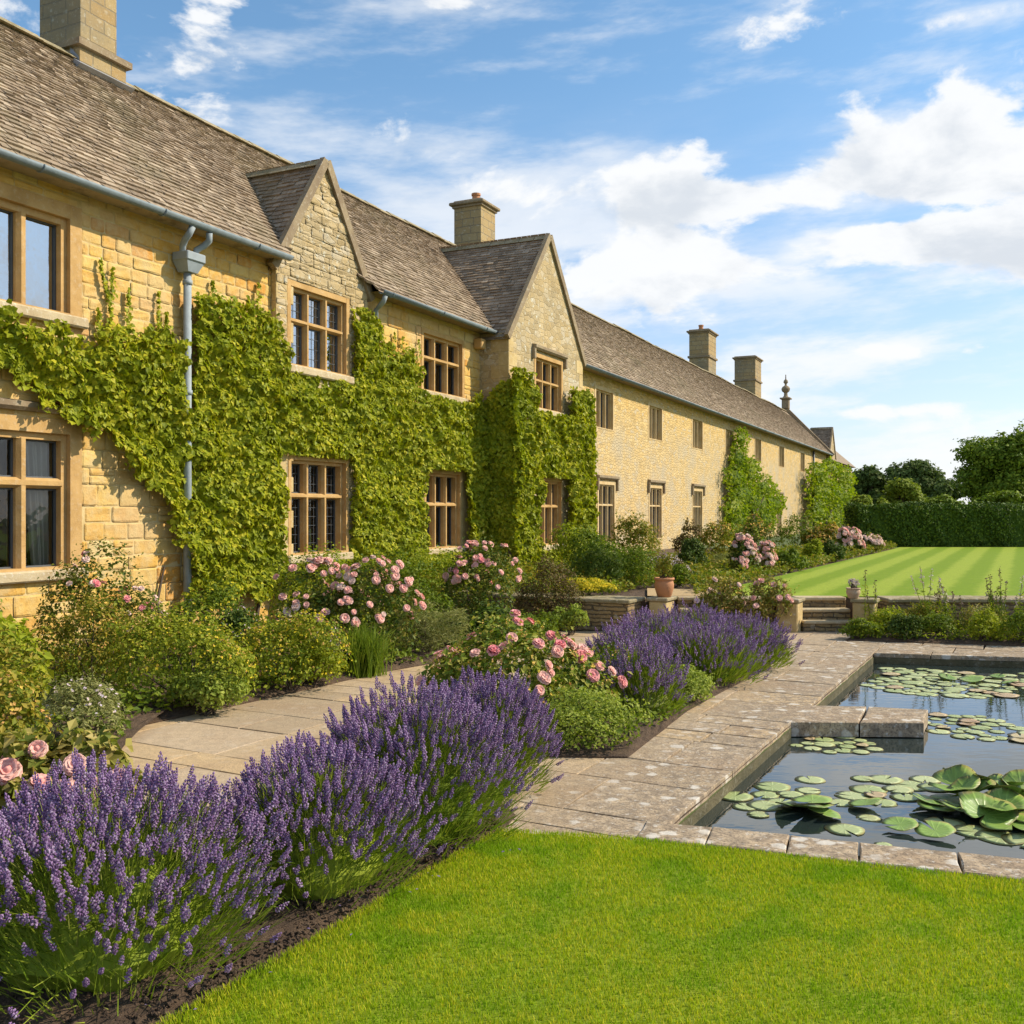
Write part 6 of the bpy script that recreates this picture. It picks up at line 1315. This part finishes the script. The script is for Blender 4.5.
# ------------------------------------------------------------------ water lilies
def padmat(name, c1, c2):
    m, t, p, o = newmat(name); oi = t.new('ShaderNodeObjectInfo'); g = t.new('ShaderNodeNewGeometry'); v = g.outputs['Position']
    ob = coords(t); ox, oy, oz = t.sep(ob); th_ = t.math('ARCTAN2', oy, ox); rr = t.math('SQRT', t.math('ADD', t.math('MULTIPLY', ox, ox), t.math('MULTIPLY', oy, oy)))
    k = t.mix(oi.outputs['Random'], c1, c2)
    vn = t.math('POWER', t.math('ABSOLUTE', t.math('COSINE', t.math('MULTIPLY', th_, 7.0))), 14.0); k = t.mix(t.math('MULTIPLY', vn, .35), k, tuple(min(1, q*1.5) for q in c2))
    k = t.mix(t.math('MULTIPLY', t.smooth(t.math('ADD', rr, t.math('MULTIPLY', t.noise(v, 14, 4, .7), .35)), 1.02, 1.18), .7), k, (0.30, 0.22, 0.08)); k = t.mix(t.math('MULTIPLY', t.smooth(t.noise(v, 9, 4, .6), .5, .7), .35), k, (0.30, 0.26, 0.12)); t.put(p.inputs['Base Color'], k)
    p.inputs['Roughness'].default_value = .45; p.inputs['Specular IOR Level'].default_value = .4; t.put(p.inputs['Normal'], t.bump(t.math('ADD', vn, t.noise(v, 30, 3, .6)), .4, .004)); return m
M_PAD = padmat('lily_pad_green', (0.27, 0.33, 0.12), (0.42, 0.46, 0.22)); M_PADD = padmat('lily_leaf_raised', (0.12, 0.21, 0.03), (0.22, 0.33, 0.06)); M_PADR = padmat('lily_pad_faded', (0.46, 0.38, 0.20), (0.36, 0.22, 0.13))
def pad_data(seed, cup, mat, n=26):
    r3 = np.random.default_rng(seed); V = [(0, 0, .002)]; rings = 3; ang = np.linspace(.16, 2*math.pi-.16, n)
    for k in range(1, rings+1):
        for a in ang:
            R = k/rings*(1+(.03*math.sin(5*a+seed) if k == rings else 0)); V.append((R*math.cos(a), R*math.sin(a), .004+cup*(k/rings)**2*(1+.35*math.sin(2*a+seed)+.15*math.sin(5*a+seed*2))))
    nV = len(V); V += [(x*.985, y*.985, z-.012) for x, y, z in V]
    Q, T = [], []
    for j in range(n-1): T.append((0, 1+j, 2+j)); T.append((nV, nV+2+j, nV+1+j))
    for k in range(rings-1):
        for j in range(n-1): a = 1+k*n+j; Q.append((a, a+n, a+n+1, a+1)); Q.append((nV+a+1, nV+a+n+1, nV+a+n, nV+a))
    for j in range(n-1): a = 1+(rings-1)*n+j; Q.append((a, nV+a, nV+a+1, a+1))
    o = mk('lily_pad', [(V, np.array(Q)), ], mat, None, True); bpy.data.objects.remove(o)
    o = mk2('lily_pad', A(V), np.array(Q), np.array(T), mat); d = o.data; d.polygons.foreach_set('use_smooth', np.ones(len(d.polygons), bool)); bpy.data.objects.remove(o); return d
PD = [pad_data(i, .0, M_PAD) for i in range(3)]; PR = [pad_data(i+5, .03, M_PADR) for i in range(2)]; PU = [pad_data(i+9, .30, M_PADD) for i in range(3)]; PF = [pad_data(i+20, .10, M_PADD) for i in range(2)]
WZ = WLEV
def inpond(x, y): return inpoly(A([[x, y]]), [(PNL[0]+.12, PNL[1]+.15), (PFL[0]+.1, PFL[1]-.15), (PFR[0]-.15, PFR[1]-.15), (PNR[0]-.1, PNR[1]+.2)])[0]
def lily(label, pads, seed, center=None):
    r3 = np.random.default_rng(seed); c = A([p[:2] for p in pads]).mean(0); e = empty('water_lily', (c[0], c[1], WZ)); tag(e, label, 'water lily', 'water lilies in the pond')
    for (x, y, R, kind) in pads:
        if not inpond(x, y): continue
        d = {0: PD, 1: PR, 2: PU, 3: PF}[kind]; o = bpy.data.objects.new('lily_pad', d[r3.integers(0, len(d))]); COL.objects.link(o); o.parent = e
        z = .001+r3.uniform(0, .004); tx = ty = 0
        if kind == 2: z = r3.uniform(.03, .09); tx, ty = r3.uniform(-.38, .38), r3.uniform(-.38, .38)
        if kind == 3: z = .03; tx, ty = r3.uniform(-.25, .25), r3.uniform(-.2, .2)
        o.location = (x-c[0], y-c[1], z); o.rotation_euler = (tx, ty, r3.uniform(0, 6.28)); s_ = R*r3.uniform(.95, 1.05); o.scale = (s_, s_, s_ if kind > 1 else .25)
def scatter(cu, cv, ru, rv, n, R, seed, frac=.06, up=0.0, mind=1.5):
    """n pads in an elliptical raft whose middle lies at the water point seen at (cu,cv)"""
    r3 = np.random.default_rng(seed); cx, cy = G(cu, cv, WZ); rx = ru/F*cy; y1 = G(cu, cv-rv, WZ)[1]; y2 = G(cu, cv+rv, WZ)[1]; ry = (y1-y2)/2; cy = (y1+y2)/2; out_ = []; tries = 0
    while len(out_) < n and tries < n*60:
        tries += 1; a = r3.uniform(0, 6.283); k = math.sqrt(r3.uniform()); x = cx+rx*k*math.cos(a); y = cy+ry*k*math.sin(a); rr = R*r3.uniform(.55, 1.15)
        if any((x-p[0])**2+(y-p[1])**2 < ((rr+p[2])*.80)**2 for p in out_): continue
        out_.append((x, y, rr, 1 if r3.uniform() < frac else (3 if r3.uniform() < up else 0)))
    return out_
def P_(u, v, r, k): x, y = G(u, v, WZ); return (x, y, r, k)
lily('raft of pale lily pads in the near left corner of the pond', [P_(735, 797, .11, 0), P_(772, 787, .12, 0), P_(765, 806, .11, 0), P_(745, 807, .08, 0), P_(738, 790, .10, 0), P_(780, 803, .10, 0), P_(810, 780, .10, 0), P_(808, 791, .08, 0), P_(790, 795, .09, 0), P_(758, 815, .07, 0), P_(845, 830, .11, 0), P_(868, 818, .07, 0), P_(765, 795, .09, 0)], 1)
lily('two large lily leaves lifted above the water in front of the pale raft', [P_(804, 812, .17, 3), P_(824, 818, .10, 3), P_(812, 806, .12, 3)], 2)
lily('patch of lily pads with one reddish leaf, left of the big raised leaves', [P_(868, 790, .12, 0), P_(852, 796, .11, 0), P_(885, 780, .12, 0), P_(912, 786, .13, 0), P_(875, 796, .07, 1), P_(866, 808, .11, 3), P_(898, 790, .10, 0), P_(935, 788, .11, 0), P_(882, 803, .09, 0), P_(840, 803, .09, 0), P_(905, 798, .09, 0), P_(925, 780, .10, 0), P_(862, 779, .08, 0)], 3)
lily('big clump of raised dark green lily leaves at the right edge of the pond', [P_(955, 800, .15, 2), P_(972, 806, .15, 2), P_(992, 800, .15, 2), P_(1012, 810, .16, 2), P_(962, 792, .13, 2), P_(984, 796, .14, 2), P_(1004, 820, .14, 2), P_(1020, 798, .15, 2), P_(965, 815, .15, 3), P_(940, 812, .13, 3), P_(930, 806, .12, 3), P_(985, 822, .17, 2), P_(1012, 830, .18, 3), P_(1035, 805, .2, 2), P_(945, 823, .12, 0), P_(975, 832, .13, 0), P_(1000, 838, .13, 0), P_(1030, 842, .15, 0), P_(900, 830, .10, 3), P_(935, 836, .11, 3), P_(965, 778, .13, 0), P_(1000, 782, .14, 0), P_(1045, 825, .2, 3), P_(950, 805, .12, 3), P_(990, 812, .16, 3), P_(883, 845, .05, 0), P_(1018, 792, .12, 0)], 4)
lily('small raft of lily pads in the corner behind the stone ledge tip', scatter(835, 744, 42, 10, 22, .085, 5, .05), 5)
lily('wide raft of small lily pads along the far side of the pond', scatter(935, 683, 76, 15, 80, .12, 6, .09, .10), 6)
lily('loose drift of pale and reddish lily pads right of the stone ledge', scatter(978, 728, 50, 14, 30, .095, 7, .18), 7)
lily('raft of lily pads continuing past the right photo border', scatter(1075, 690, 50, 16, 40, .12, 8, .1), 8)
# ------------------------------------------------------------------ little things on the inner window sill
s0 = empty('window_sill_ornament', L2W(-10.24, 8.02)+(1.07,), -TH); tag(s0, 'small white box standing inside the lower left window', 'box')
mk('body', [bbox(-.03, .03, -.06, .06, 0, .07, .008)], WHITEP, s0); mk('lid', [bbox(-.034, .034, -.064, .064, .072, .085, .004)], WHITEP, s0)

r5 = np.random.default_rng(701); n = 90; Q = np.c_[r5.uniform(-1.3, .1, n), r5.uniform(3.2, 5.3, n)]
Q = Q[inpoly(Q, [(-1.35, 3.1), (-1.0, 3.1), (-.4, 4.3), (.3, 5.1), (-.05, 5.4), (-.7, 4.4)])]
tag(mk('fallen_petals', [inst(*LEAF, np.c_[Q, np.full(len(Q), .062)], frames(rdir(r5, len(Q))*.3+A([0, 0, 1]), r5.uniform(0, 6.3, len(Q))), .014*r5.uniform(.6, 1.4, len(Q)))], M_LAVF2), 'fallen lavender florets scattered on the soil strip and lawn edge', 'petals', kind='stuff')
